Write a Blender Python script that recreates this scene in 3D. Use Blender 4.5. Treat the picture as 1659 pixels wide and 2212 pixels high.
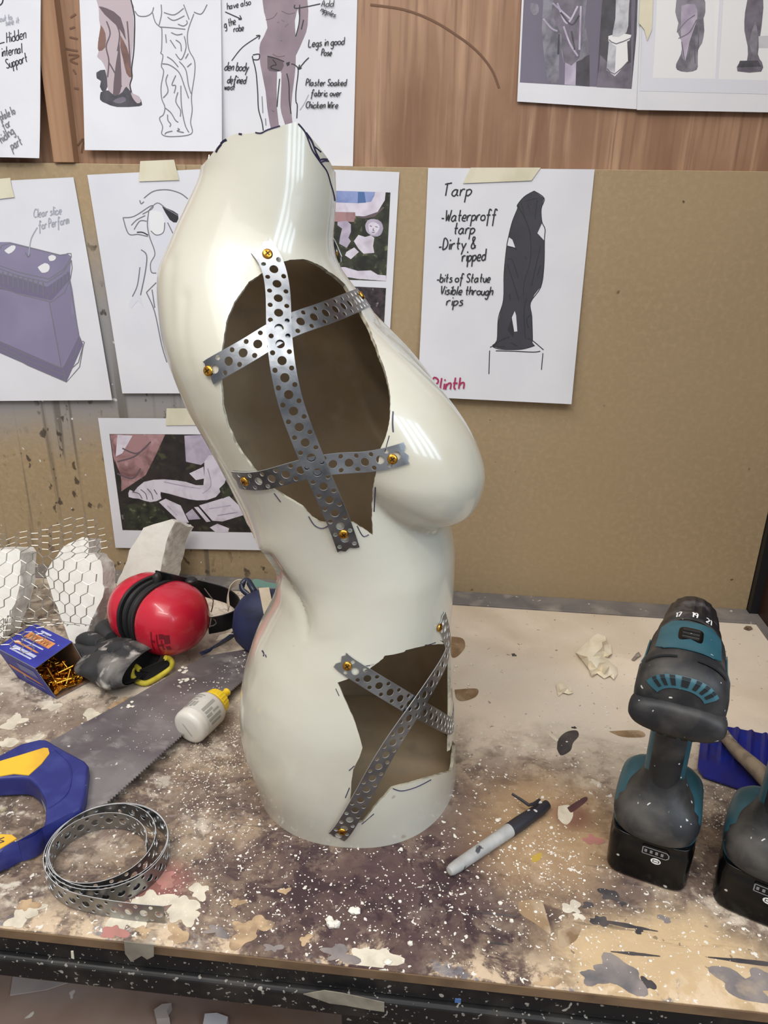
import bpy, bmesh, math, random
import numpy as np
from mathutils import Vector, Matrix
from mathutils.bvhtree import BVHTree
from mathutils.geometry import delaunay_2d_cdt
random.seed(7); RNG = np.random.default_rng(7)
PI = math.pi
for o in list(bpy.data.objects): bpy.data.objects.remove(o)
SC = bpy.context.scene
COL = SC.collection

# ------------------------------------------------------------------ camera
CAM_LOC = np.array([0.0, -1.04413, 0.54129]); YAW, PITCH, ROLL, FPX = 0.0966233, 0.3733276, 0.0185561, 1588.658
def cam_axes():
    f0 = np.array([-math.sin(YAW), math.cos(YAW), 0]); r0 = np.array([math.cos(YAW), math.sin(YAW), 0]); u0 = np.array([0, 0, 1.])
    f = math.cos(PITCH)*f0 - math.sin(PITCH)*u0; u = math.sin(PITCH)*f0 + math.cos(PITCH)*u0
    return math.cos(ROLL)*r0 + math.sin(ROLL)*u, -math.sin(ROLL)*r0 + math.cos(ROLL)*u, f
CR, CU, CF = cam_axes()
cd = bpy.data.cameras.new('camera'); cam = bpy.data.objects.new('camera', cd); COL.objects.link(cam)
M = Matrix.Identity(4)
for i in range(3): M[i][0], M[i][1], M[i][2], M[i][3] = CR[i], CU[i], -CF[i], CAM_LOC[i]
cam.matrix_world = M
cd.sensor_fit = 'VERTICAL'; cd.sensor_height = 36.0; cd.sensor_width = 36.0*1659/2212
cd.lens = 36.0*FPX/2212; cd.clip_start = 0.02; cd.clip_end = 50
SC.camera = cam

# ------------------------------------------------------------------ light and exposure
SC.view_settings.view_transform = 'Standard'; SC.view_settings.look = 'None'
SC.view_settings.exposure = 0.12; SC.view_settings.gamma = 1.0; SC.view_settings.use_curve_mapping = False
w = bpy.data.worlds.new('room_light'); SC.world = w; w.use_nodes = True
bg = w.node_tree.nodes['Background']; bg.inputs[0].default_value = (0.86, 0.845, 0.84, 1); bg.inputs[1].default_value = 0.46
def area(name, loc, target, sx, sy, power, col):
    l = bpy.data.lights.new(name, 'AREA'); l.shape = 'RECTANGLE'; l.size = sx; l.size_y = sy; l.energy = power; l.color = col
    o = bpy.data.objects.new(name, l); COL.objects.link(o); o.location = loc
    o.rotation_euler = (Vector(target)-Vector(loc)).to_track_quat('-Z', 'Y').to_euler(); return o
area('ceiling_tube', (-0.9, -1.0, 2.1), (-0.2, -0.3, 0.1), 1.5, 0.10, 14, (1.0, 0.96, 0.89))
area('ceiling_tube', (-0.3, -1.9, 2.2), (0, -0.3, 0.1), 1.5, 0.10, 14, (1.0, 0.97, 0.92))
area('ceiling_bounce', (-0.1, -1.5, 2.3), (0, -0.3, 0.1), 2.6, 2.0, 34, (1.0, 0.97, 0.93))
for k in range(4):
    area('window_light', (1.25+0.27*k, -2.15+0.27*k, 1.5), (0.0, -0.4, 0.3), 0.22, 1.1, 7.0, (0.66, 0.82, 1.0))

# ------------------------------------------------------------------ pixel <-> world (1659 x 2212 frame)
def ray(x, y):
    return CF + CR*((x-829.5)/FPX) - CU*((y-1106)/FPX)
def D(x, y, z=0.0):
    d = ray(x, y); t = (z-CAM_LOC[2])/d[2]; return Vector(CAM_LOC+t*d)
def W(x, y, yy=0.0):
    d = ray(x, y); t = (yy-CAM_LOC[1])/d[1]; return Vector(CAM_LOC+t*d)
def PL(x, y, y0, k):                        # leaning plane  y = y0 + k z
    d = ray(x, y); t = (y0+k*CAM_LOC[2]-CAM_LOC[1])/(d[1]-k*d[2]); return Vector(CAM_LOC+t*d)
def proj(P):
    d = np.asarray(P)-CAM_LOC; z = d@CF
    return 829.5+FPX*(d@CR)/z, 1106-FPX*(d@CU)/z
def crop(ox, oy, s):
    return lambda pts: [(ox+x/s, oy+y/s) for x, y in pts]

# ------------------------------------------------------------------ materials
def srgb(c):
    return tuple(((v/255)/12.92 if v/255 <= .04045 else ((v/255+.055)/1.055)**2.4) for v in c)+(1,)
MATS = {}
def mat(name, c, rough=.5, metal=0, vary=None, specks=None, bump=None, coat=0, trans=0, alpha=None, spec=None, sheen=0):
    """c: sRGB 0-255.  vary: (c2, scale, lo, hi[, stretch]) ; specks: list of (c, scale, threshold)"""
    if name in MATS: return MATS[name]
    m = bpy.data.materials.new(name); m.use_nodes = True; nt = m.node_tree; b = nt.nodes['Principled BSDF']
    b.inputs['Base Color'].default_value = srgb(c); b.inputs['Roughness'].default_value = rough; b.inputs['Metallic'].default_value = metal
    b.inputs['Coat Weight'].default_value = coat; b.inputs['Coat Roughness'].default_value = .06
    if trans: b.inputs['Transmission Weight'].default_value = trans
    if spec is not None: b.inputs['Specular IOR Level'].default_value = spec
    tc = nt.nodes.new('ShaderNodeTexCoord'); cur = None
    def noise(scale, stretch=None, det=4, dist=0.0):
        n = nt.nodes.new('ShaderNodeTexNoise'); n.inputs['Scale'].default_value = scale; n.inputs['Detail'].default_value = det; n.inputs['Distortion'].default_value = dist
        if stretch:
            mp = nt.nodes.new('ShaderNodeMapping'); mp.inputs['Scale'].default_value = stretch
            nt.links.new(tc.outputs['Object'], mp.inputs[0]); nt.links.new(mp.outputs[0], n.inputs['Vector'])
        else: nt.links.new(tc.outputs['Object'], n.inputs['Vector'])
        return n.outputs['Fac']
    def ramp(fac, lo, hi):
        r = nt.nodes.new('ShaderNodeMapRange'); r.inputs['From Min'].default_value = lo; r.inputs['From Max'].default_value = hi
        nt.links.new(fac, r.inputs[0]); return r.outputs[0]
    def mixc(fac, c2):
        nonlocal cur
        x = nt.nodes.new('ShaderNodeMix'); x.data_type = 'RGBA'; nt.links.new(fac, x.inputs[0])
        if cur is None: x.inputs[6].default_value = srgb(c)
        else: nt.links.new(cur, x.inputs[6])
        x.inputs[7].default_value = srgb(c2); cur = x.outputs[2]
    for v in (vary if isinstance(vary, list) else [vary] if vary else []):
        mixc(ramp(noise(v[1], v[4] if len(v) > 4 else None, 5, .3), v[2], v[3]), v[0])
    for s in specks or []:
        mixc(ramp(noise(s[1], None, 1), s[2], s[2]+.03), s[0])
    if cur is not None: nt.links.new(cur, b.inputs['Base Color'])
    if bump:
        bn = nt.nodes.new('ShaderNodeBump'); bn.inputs['Strength'].default_value = bump[1]; bn.inputs['Distance'].default_value = .002
        nt.links.new(noise(bump[0]), bn.inputs['Height']); nt.links.new(bn.outputs[0], b.inputs['Normal'])
    MATS[name] = m; m['nz'] = 0
    return m

# ------------------------------------------------------------------ mesh builder
class MB:
    def __init__(s): s.v = []; s.f = []; s.m = []
    def add(s, vs, fs, mi=0):
        n = len(s.v); s.v += [tuple(v) for v in vs]; s.f += [tuple(i+n for i in f) for f in fs]; s.m += [mi]*len(fs); return s
    def box(s, lo, hi, mi=0):
        x0, y0, z0 = lo; x1, y1, z1 = hi
        vs = [(x0,y0,z0),(x1,y0,z0),(x1,y1,z0),(x0,y1,z0),(x0,y0,z1),(x1,y0,z1),(x1,y1,z1),(x0,y1,z1)]
        return s.add(vs, [(3,2,1,0),(4,5,6,7),(0,1,5,4),(1,2,6,5),(2,3,7,6),(3,0,4,7)], mi)
    def hexa(s, b, t, mi=0):                 # four bottom corners, four top corners
        return s.add(list(b)+list(t), [(3,2,1,0),(4,5,6,7),(0,1,5,4),(1,2,6,5),(2,3,7,6),(3,0,4,7)], mi)
    def rings(s, R, mi=0, cap0=True, cap1=True, close=True):
        n = len(R[0]); vs = [p for r in R for p in r]; fs = []
        for i in range(len(R)-1):
            for j in range(n if close else n-1):
                k = (j+1) % n; fs.append((i*n+j, i*n+k, (i+1)*n+k, (i+1)*n+j))
        if cap0: fs.append(tuple(range(n-1, -1, -1)))
        if cap1: fs.append(tuple((len(R)-1)*n+j for j in range(n)))
        return s.add(vs, fs, mi)
    def tube(s, pts, r, n=8, mi=0, cap=True):
        pts = [Vector(p) for p in pts]; rs = r if isinstance(r, (list, tuple)) else [r]*len(pts); R = []; up = None
        for i, p in enumerate(pts):
            t = (pts[min(i+1, len(pts)-1)]-pts[max(i-1, 0)]).normalized()
            if up is None: up = Vector((0, 0, 1)) if abs(t.z) < .9 else Vector((1, 0, 0))
            a = t.cross(up).normalized(); b = a.cross(t).normalized(); up = b
            R.append([p+a*math.cos(2*PI*j/n)*rs[i]+b*math.sin(2*PI*j/n)*rs[i] for j in range(n)])
        return s.rings(R, mi, cap, cap)
    def lathe(s, base, axis, prof, n=32, mi=0, cap0=True, cap1=True):   # prof: (height, radius)
        base = Vector(base); ax = Vector(axis).normalized(); up = Vector((0, 0, 1)) if abs(ax.z) < .9 else Vector((1, 0, 0))
        a = ax.cross(up).normalized(); b = a.cross(ax)
        return s.rings([[base+ax*h+a*math.cos(2*PI*j/n)*r-b*math.sin(2*PI*j/n)*r for j in range(n)] for h, r in prof], mi, cap0, cap1)
    def ribbon(s, pts, wv, mi=0, th=None, nrm=None):    # flat strip: pts + width vector(s)
        wv = wv if isinstance(wv, list) else [wv]*len(pts); n = len(pts)
        vs = [Vector(p)-w/2 for p, w in zip(pts, wv)]+[Vector(p)+w/2 for p, w in zip(pts, wv)]
        return s.add(vs, [(i, i+1, n+i+1, n+i) for i in range(n-1)], mi)
    def prism(s, top, off, mi=0, side=None):           # planar polygon (Vectors) extruded by off
        n = len(top); bot = [Vector(p)+Vector(off) for p in top]
        s.add(list(top)+bot, [tuple(range(n)), tuple(range(2*n-1, n-1, -1))], mi)
        return s.add(list(top)+bot, [(i, n+i, n+(i+1) % n, (i+1) % n) for i in range(n)], mi if side is None else side)
MW = {}
def wmat(o):
    if o.name in MW: return MW[o.name]
    return wmat(o.parent) if o.parent else Matrix.Identity(4)
def obj(name, mb, mats, parent=None, smooth=True, local=False, bevel=None, ang=40, solid=None, origin=True, subsurf=0, weld=False, rim=0):
    me = bpy.data.meshes.new(name); me.from_pydata([tuple(v) for v in mb.v], [], mb.f); me.validate(clean_customdata=False)
    mats = mats if isinstance(mats, (list, tuple)) else [mats]
    for m in mats: me.materials.append(m)
    if len(mats) > 1 and len(me.polygons) == len(mb.m): me.polygons.foreach_set('material_index', mb.m)
    bm = bmesh.new(); bm.from_mesh(me)
    if weld: bmesh.ops.remove_doubles(bm, verts=bm.verts, dist=1e-6)
    bmesh.ops.recalc_face_normals(bm, faces=bm.faces); bm.to_mesh(me); bm.free()
    o = bpy.data.objects.new(name, me); COL.objects.link(o)
    if parent:
        o.parent = parent
        if not local: me.transform(wmat(parent).inverted())
    elif origin:
        co = np.array([v.co for v in me.vertices]); c = Vector(((co[:,0].min()+co[:,0].max())/2, (co[:,1].min()+co[:,1].max())/2, co[:,2].min()))
        me.transform(Matrix.Translation(-c)); o.location = c; MW[o.name] = Matrix.Translation(c)
    if smooth:
        me.polygons.foreach_set('use_smooth', [True]*len(me.polygons)); me.set_sharp_from_angle(angle=math.radians(ang))
    if solid: md = o.modifiers.new('thickness', 'SOLIDIFY'); md.thickness = solid; md.offset = 0; md.material_offset_rim = rim; es = o.modifiers.new('edges', 'EDGE_SPLIT'); es.split_angle = math.radians(40)
    if bevel: md = o.modifiers.new('bevel', 'BEVEL'); md.width = bevel; md.segments = 3; md.limit_method = 'ANGLE'; md.angle_limit = math.radians(35)
    if subsurf: md = o.modifiers.new('subdivision', 'SUBSURF'); md.levels = subsurf; md.render_levels = subsurf
    return o
def tag(o, label, cat, group=None, kind=None):
    if label: o['label'] = label
    if cat: o['category'] = cat
    if group: o['group'] = group
    if kind: o['kind'] = kind
    return o
def thing(name, label, cat, loc, rz=0, group=None):
    o = bpy.data.objects.new(name, None); COL.objects.link(o); o.empty_display_size = .03
    o.location = loc; o.rotation_euler = (0, 0, rz)
    MW[o.name] = Matrix.Translation(Vector(loc)) @ Matrix.Rotation(rz, 4, 'Z')
    return tag(o, label, cat, group)
def struct(o): o['kind'] = 'structure'; return o
def copy_tree(o, parent=None):
    c = o.copy(); COL.objects.link(c)
    if parent: c.parent = parent
    for ch in [k for k in bpy.data.objects if k.parent == o]: copy_tree(ch, c)
    return c
def cdt(poly, holes=(), steiner=()):
    vs = [Vector(p) for p in poly]; es = [(i, (i+1) % len(poly)) for i in range(len(poly))]
    for h in holes:
        n = len(vs); vs += [Vector(p) for p in h]; es += [(n+i, n+(i+1) % len(h)) for i in range(len(h))]
    vs += [Vector(p) for p in steiner]
    r = delaunay_2d_cdt(vs, es, [], 1, 1e-9); V2 = [tuple(v) for v in r[0]]; F2 = [tuple(f) for f in r[2]]
    if holes:
        bb = [(min(p[0] for p in h), max(p[0] for p in h), min(p[1] for p in h), max(p[1] for p in h), h) for h in holes]; keep = []
        for f in F2:
            x, y = sum(V2[i][0] for i in f)/len(f), sum(V2[i][1] for i in f)/len(f)
            if not any(b[0] < x < b[1] and b[2] < y < b[3] and inside(b[4], x, y) for b in bb): keep.append(f)
        F2 = keep
    return V2, F2
def smooth_line(pts, n=6):
    p = [Vector((float(a[0]), float(a[1]), float(a[2]) if len(a) > 2 else 0)) for a in pts]
    if len(p) < 3: return p
    out = []
    for i in range(len(p)-1):
        a, b, c, d = p[max(i-1, 0)], p[i], p[i+1], p[min(i+2, len(p)-1)]
        for k in range(n):
            t = k/n; out.append(.5*((2*b)+(c-a)*t+(2*a-5*b+4*c-d)*t*t+(3*b-a-3*c+d)*t**3))
    out.append(p[-1]); return out
def inside(poly, x, y):
    r = False; n = len(poly); j = n-1
    for i in range(n):
        xi, yi = poly[i]; xj, yj = poly[j]
        if (yi > y) != (yj > y) and x < (xj-xi)*(y-yi)/(yj-yi)+xi: r = not r
        j = i
    return r

# ------------------------------------------------------------------ handwriting: single-stroke letters
GL = {'a':"6h4i1h0f2e4e6g6i 6i6f8e",'b':"0m0e 0g2i5i6g5e2e0f",'c':"6h4i1h0f2e5e7f",'d':"6g4i1h0f2e4e6f 6m6e",'e':"0g5g5i2i0g0f2e6e",
'f':"7l5m3l3a 0i6i",'g':"6g4i1h0f2e4e6g 6i6c4a1b",'h':"0m0e 0g2i5i5e",'i':"1i1e 1k1l",'k':"0m0e 5i0g5e",'l':"1m1f2e",'m':"0i0e 0g2i3i3e 3g5i7i7e",
'n':"0i0e 0g2i5i5e",'o':"3i0h0f3e6f6h3i",'p':"0i0a 0h3i6h5f2e0f",'r':"0i0e 0g2i5i",'s':"5i2i1h4g5f3e0e",'t':"2m2f4e 0i5i",'u':"0i0f2e4e5g 5i5e",
'v':"0i3e6i",'w':"0i2e4h6e8i",'y':"0i3e 6i3e1a",'H':"0m0e 6m6e 0i6i",'L':"0m0e6e",'P':"0e0m4m6k4i0i",'S':"6l3m0l1j5h6f3e0f",'T':"3m3e 0l8m",
'W':"0m2e4j6e8m",'D':"0e0m4l6i4f0e",'V':"0m3e6m",'C':"7l4m1k0h2f5e7f",'A':"0e3m6e 1h5h",'N':"0e0m6e6m",'1':"1l3m3e",'2':"0l3m6k4h0e6e",
'7':"0m6m2e",'9':"6j3i0j1l4m6k5e",'-':"0g4g",'&':"7e2k3m5l1g2e5e7g"}
def glyphs(txt):
    """list of strokes in units of x-height, plus total width"""
    x = 0; out = []
    for ch in txt:
        if ch == ' ': x += .45; continue
        g = GL[ch]; wd = 0
        for st in g.split():
            pts = [(int(st[i])*.1, (ord(st[i+1])-ord('e'))*.25) for i in range(0, len(st), 2)]
            wd = max(wd, max(p[0] for p in pts)); out.append([(x+p[0], p[1]) for p in pts])
        x += wd+.2
    return out, max(x-.2, .1)
T_CX=[-.0842,-.0856,-.0879,-.0902,-.0924,-.0941,-.0950,-.0953,-.0957,-.0954,-.0947,-.0939,-.0922,-.0908,-.0889,-.0857,-.0827,-.0799,-.0780,-.0774,-.0777,-.0797,-.0854,-.0903,-.0949,-.0994,-.1041,-.1088,-.1135,-.1180,-.1226,-.1274,-.1326,-.1383,-.1426,-.1472,-.1518,-.1562,-.1606,-.1644,-.1696,-.1749,-.1789,-.1784,-.1763,-.1726,-.1683,-.1644,-.1612,-.1607,-.1603,-.1598,-.1594,-.1589,-.1585,-.1580]
T_A=[.1049,.1053,.1065,.1078,.1086,.1089,.1088,.1080,.1073,.1060,.1042,.1026,.1001,.0979,.0952,.0920,.0893,.0869,.0852,.0846,.0845,.0860,.0897,.0911,.0916,.0917,.0917,.0915,.0916,.0921,.0930,.0940,.0950,.0958,.0955,.0949,.0944,.0933,.0915,.0890,.0851,.0802,.0750,.0695,.0655,.0632,.0602,.0570,.0535,.0530,.0525,.0520,.0515,.0510,.0505,.0500]
T_B=[.1180,.1197,.1213,.1228,.1239,.1246,.1249,.1250,.1249,.1244,.1234,.1214,.1189,.1160,.1130,.1101,.1073,.1048,.1026,.1008,.0994,.0989,.0992,.1003,.1019,.1039,.1063,.1091,.1119,.1146,.1168,.1184,.1195,.1203,.1206,.1202,.1187,.1156,.1107,.1039,.0958,.0874,.0794,.0724,.0667,.0622,.0588,.0561,.0540,.0521,.0506,.0494,.0484,.0476,.0468,.0460]
T_CY=[-.4080,-.4077,-.4074,-.4071,-.4068,-.4065,-.4062,-.4059,-.4056,-.4053,-.4050,-.4050,-.4050,-.4050,-.4050,-.4050,-.4050,-.4050,-.4050,-.4050,-.4050,-.4049,-.4045,-.4041,-.4037,-.4033,-.4029,-.4025,-.4021,-.4017,-.4013,-.4009,-.4005,-.4001,-.4000,-.4000,-.4000,-.4000,-.4000,-.4000,-.4000,-.4000,-.4000,-.4000,-.4000,-.4000,-.4000,-.4000,-.4000,-.4000,-.4000,-.4000,-.4000,-.4000,-.4000,-.4000]

# ------------------------------------------------------------------ setting: walls and floor
mdf = mat('mdf_board', (158,138,108), .75, vary=[((150,130,101), 3, .4, .75), ((164,143,113), 140, .45, .7)], specks=[((112,94,70), 40, .765), ((92,78,60), 90, .775)], bump=(220, .15), spec=.25)
# grey sprayed paint with drips and dark spatter on the left of the board
def paint_mdf(m):
    nt = m.node_tree; b = nt.nodes['Principled BSDF']; base = b.inputs['Base Color'].links[0].from_socket
    N = nt.nodes.new; Lk = nt.links.new
    tc = N('ShaderNodeTexCoord'); sx = N('ShaderNodeSeparateXYZ'); Lk(tc.outputs['Object'], sx.inputs[0])
    def math_(op, a, b_=None):
        n = N('ShaderNodeMath'); n.operation = op
        for i, v in enumerate((a, b_)):
            if v is None: continue
            if isinstance(v, (int, float)): n.inputs[i].default_value = v
            else: Lk(v, n.inputs[i])
        return n.outputs[0]
    def mr(v, a, c, d=0, e=1):
        n = N('ShaderNodeMapRange'); n.interpolation_type = 'SMOOTHSTEP'
        for i, q in enumerate((v, a, c, d, e)):
            if isinstance(q, (int, float)): n.inputs[i].default_value = q
            else: Lk(q, n.inputs[i])
        return n.outputs[0]
    def nz(sc, st, det=4):
        mp = N('ShaderNodeMapping'); mp.inputs['Scale'].default_value = st; Lk(tc.outputs['Object'], mp.inputs[0])
        n = N('ShaderNodeTexNoise'); n.inputs['Scale'].default_value = sc; n.inputs['Detail'].default_value = det; Lk(mp.outputs[0], n.inputs['Vector']); return n.outputs['Fac']
    X, Z = sx.outputs['X'], sx.outputs['Z']
    n1 = nz(6, (1, 1, 1)); n2 = nz(1, (45, 1, 1.2), 3)
    left = mr(X, -.30, -.17, 1, 0)
    band = math_('MULTIPLY', mr(math_('ADD', Z, math_('MULTIPLY', n1, .16)), .26, .36), mr(math_('ADD', Z, math_('MULTIPLY', n1, .2)), .52, .66, 1, 0))
    drip = math_('MULTIPLY', mr(n2, .56, .64), mr(Z, .40, .25, 0, 1))
    speck = math_('MULTIPLY', mr(nz(70, (1, 1, .7), 2), .60, .66), mr(nz(9, (1, 1, 1), 2), .42, .6))
    wsp = math_('MULTIPLY', mr(nz(95, (1, 1, 1), 1), .74, .76), left)
    def mix(f, a, c):
        n = N('ShaderNodeMix'); n.data_type = 'RGBA'; Lk(f, n.inputs[0]); Lk(a, n.inputs[6]); n.inputs[7].default_value = srgb(c); return n.outputs[2]
    c = mix(math_('MULTIPLY', left, band), base, (140,138,138))
    c = mix(math_('MULTIPLY', math_('MULTIPLY', left, drip), .7), c, (88,82,74))
    c = mix(math_('MULTIPLY', math_('MULTIPLY', mr(X, -.27, -.17, 1, 0), speck), .85), c, (62,54,46))
    c = mix(wsp, c, (205,203,200))
    Lk(c, b.inputs['Base Color'])
paint_mdf(mdf)
ply = mat('plywood', (152,119,95), .55, vary=[((124,91,70), 1, .42, .62, (9, 1, 3.5)), ((172,139,113), 1, .52, .70, (46, 1, 3)), ((108,78,60), 1, .58, .76, (5, 1, 7)), ((128,98,78), 1, .50, .68, (170, 1, 6))], spec=.3)
pencil = mat('pencil_mark', (106,76,57), .8)
darkwood = mat('dark_brown_wood', (58,30,20), .5, vary=((38,20,14), 1, .4, .7, (3, 30, 1.5)))
black_paint = mat('black_paint', (22,21,22), .4, vary=[((44,41,38), 30, .5, .7), ((70,66,60), 12, .66, .8)], specks=[((128,122,114), 240, .665), ((150,144,136), 130, .72)])
blackbatten = mat('black_batten', (20,19,22), .5)
battenwood = mat('batten_pine', (158,122,92), .6, vary=[((128,92,66), 1, .4, .7, (60, 60, 1.5))], specks=[((60,44,34), 50, .74)])
wl = MB().box((-1.2, .012, .3), (.9, .03, 1.25)); wl.box((-1.2, .0125, -1.0), (.9, .03, .3))
# pencil arc and number strokes drawn on the plywood
def wallstroke(mb, pts, wpx, yy, mi, n=5):
    q = smooth_line(pts, n); ps = [W(p.x, p.y, yy) for p in q]; k = .00065
    ws = []
    for i in range(len(q)):
        t = (q[min(i+1, len(q)-1)]-q[max(i-1, 0)]); t = Vector((t.x, t.y)).normalized(); a, b2 = q[i].x+t.y*wpx/2, q[i].y-t.x*wpx/2
        ws.append((W(a, b2, yy)-ps[i])*2)
    return mb.ribbon(ps, ws, mi)
wallstroke(wl, [(800,10),(870,20),(930,42),(985,75),(1030,110),(1062,150),(1078,190)], 5, .0115, 1)
for s in [[(140,105),(168,110)],[(152,38),(164,30)],[(150,62),(162,58)],[(148,118),(170,120),(152,130),(168,138)],[(150,80),(168,84)],[(160,190),(170,192)],[(168,315),(180,300),(176,330)],[(158,150),(164,160)]]:
    wallstroke(wl, s, 4, .0115, 1)
struct(obj('wall_back', wl, [ply, pencil], origin=False, smooth=False))
bl = MB()
tl = W(-300, 346); struct(obj('trim_2', bl.box((-1.2, 0, 0), (.4575, .0115, .61)), mdf, origin=False, smooth=False, bevel=.0008))
struct(obj('wall_right', MB().box((.4705, -.62, -.95), (.52, .03, 1.25)), darkwood, origin=False, smooth=False))
struct(obj('trim_1', MB().box((.458, -.012, .0), (.4705, .012, 1.25)), blackbatten, origin=False, smooth=False))
struct(obj('trim_3', MB().box((-.556, -.004, .6105), (-.527, .012, 1.2)), battenwood, origin=False, smooth=False, bevel=.001))
floor_m = mat('floor_boards', (104,84,72), .7, vary=[((80,62,52), 4, .4, .7), ((120,104,98), 3, .5, .75)], specks=[((190,182,172), 40, .73)])
struct(obj('floor', MB().box((-2.5, -2.5, -.98), (2.0, .6, -.95)), floor_m, origin=False, smooth=False))

# ------------------------------------------------------------------ workbench
desk = mat('bench_top_painted', (214,202,185), .62, spec=.3, bump=(300, .12),
  vary=[((198,181,160), 5, .42, .66), ((222,207,188), 9, .5, .7)])
def paint_desk(m):
    nt = m.node_tree; b = nt.nodes['Principled BSDF']; c = b.inputs['Base Color'].links[0].from_socket
    N = nt.nodes.new; Lk = nt.links.new
    tc = N('ShaderNodeTexCoord'); sx = N('ShaderNodeSeparateXYZ'); Lk(tc.outputs['Object'], sx.inputs[0]); X = sx.outputs['X']
    yo = N('ShaderNodeMath'); yo.operation = 'SUBTRACT'; Lk(sx.outputs['Y'], yo.inputs[0]); yo.inputs[1].default_value = .32; Y = yo.outputs[0]      # bench origin lies .32 in front of the wall
    def val(n, i, v):
        if isinstance(v, (int, float)): n.inputs[i].default_value = v
        else: Lk(v, n.inputs[i])
    def ma(op, a, b_): n = N('ShaderNodeMath'); n.operation = op; val(n, 0, a); val(n, 1, b_); return n.outputs[0]
    def mr(v, a, c_, d=0, e=1):
        n = N('ShaderNodeMapRange'); n.interpolation_type = 'SMOOTHSTEP'
        for i, q in enumerate((v, a, c_, d, e)): val(n, i, q)
        return n.outputs[0]
    def nz(sc, off=0, st=(1,1,1), det=9, dist=.4):
        mp = N('ShaderNodeMapping'); mp.inputs['Scale'].default_value = st; mp.inputs['Location'].default_value = (off, off*1.7, 0); Lk(tc.outputs['Object'], mp.inputs[0])
        n = N('ShaderNodeTexNoise'); n.inputs['Scale'].default_value = sc; n.inputs['Detail'].default_value = det; n.inputs['Roughness'].default_value = .68; n.inputs['Distortion'].default_value = dist; Lk(mp.outputs[0], n.inputs['Vector']); return n.outputs['Fac']
    def blob(x, y, rx, ry, lo=1.25, hi=.35):
        dx = ma('DIVIDE', ma('SUBTRACT', X, x), rx); dy = ma('DIVIDE', ma('SUBTRACT', Y, y), ry)
        r = ma('SQRT', ma('ADD', ma('MULTIPLY', dx, dx), ma('MULTIPLY', dy, dy)), 0)
        return mr(ma('ADD', r, ma('MULTIPLY', ma('SUBTRACT', nz(14, x*9), .5), 1.1)), lo, hi)
    def mix(f, col, k=1.0):
        nonlocal c
        n = N('ShaderNodeMix'); n.data_type = 'RGBA'; Lk(ma('MULTIPLY', f, k), n.inputs[0]); Lk(c, n.inputs[6]); n.inputs[7].default_value = srgb(col); c = n.outputs[2]
    front = mr(ma('ADD', Y, ma('MULTIPLY', ma('SUBTRACT', nz(6, 3), .5), .2)), -.30, -.46)
    # worn brown ground in front
    mix(ma('MULTIPLY', front, mr(nz(10, 1), .34, .52)), (140,116,92), .85)
    mix(ma('MULTIPLY', front, mr(nz(16, 5), .42, .58)), (104,86,78), .9)
    mix(ma('MULTIPLY', front, mr(nz(26, 8, (1, 1.6, 1)), .52, .64)), (70,56,58), .85)
    left = mr(X, -.16, -.36)
    mix(ma('MULTIPLY', left, mr(nz(18, 11), .42, .60)), (128,112,98), .8)
    mix(ma('MULTIPLY', left, mr(nz(30, 13), .52, .62)), (84,72,64), .8)
    mix(ma('MULTIPLY', left, mr(nz(22, 17), .56, .64)), (206,196,180), .9)
    mix(ma('MULTIPLY', left, mr(nz(17, 19), .60, .68)), (150,140,96), .7)
    mix(ma('MULTIPLY', front, mr(nz(58, 61), .50, .60)), (84,70,64), .65)
    mix(ma('MULTIPLY', front, mr(nz(74, 67), .57, .66)), (186,170,150), .5)
    mix(ma('MULTIPLY', front, mr(nz(40, 71, (1, 3, 1)), .58, .66)), (142,128,122), .6)
    # dark plum paint in the middle front
    mix(blob(-.045, -.585, .15, .10), (74,54,56), .85)
    mix(blob(.03, -.50, .07, .07), (96,76,70), .8)
    mix(ma('MULTIPLY', blob(-.02, -.56, .2, .12), mr(nz(34, 23), .5, .58)), (58,42,46), .9)
    mix(ma('MULTIPLY', blob(-.02, -.58, .25, .12), mr(nz(28, 29), .57, .66)), (128,108,98), .8)
    # yellowish bare wood at the right front
    mix(blob(.19, -.615, .10, .055, 1.3, .5), (204,176,136), .85)
    mix(blob(.11, -.48, .08, .09), (186,154,114), .6)
    mix(ma('MULTIPLY', mr(Y, -.60, -.635), mr(nz(30, 31), .48, .58)), (214,190,160), .8)
    mix(ma('MULTIPLY', mr(Y, -.61, -.64), mr(nz(24, 37), .56, .62)), (110,110,118), .8)
    mix(ma('MULTIPLY', mr(Y, -.30, -.55), mr(nz(8, 41, (1, 14, 1)), .60, .67)), (70,62,58), .6)
    mix(blob(-.235, -.585, .03, .03), (150,92,86), .7)
    mix(blob(.135, -.46, .022, .02), (112,66,62), .7)
    # fine grime and specks
    mix(mr(nz(120, 43, det=2), .69, .72), (84,74,66), .6)
    mix(ma('MULTIPLY', mr(nz(210, 47, det=1), .695, .71), mr(Y, -.15, -.40, .25, 1)), (222,216,206), .9)
    mix(ma('MULTIPLY', mr(nz(60, 53, det=6), .66, .70), mr(Y, -.2, -.42, .1, 1)), (204,194,180), .55)
    Lk(c, b.inputs['Base Color'])
paint_desk(desk)
edge_m = mat('bench_edge_mdf', (116,92,66), .7, vary=((92,70,50), 30, .4, .7))
strip_grey = mat('grey_painted_strip', (122,116,112), .6, vary=[((98,94,94), 14, .4, .65), ((146,138,130), 20, .55, .7)], specks=[((190,186,180), 110, .72)])
tape_m = mat('masking_tape', (208,202,180), .7, vary=((194,188,164), 30, .4, .7))
tape_old = mat('masking_tape_aged', (140,132,116), .8, vary=((112,104,92), 40, .4, .65))
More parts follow.
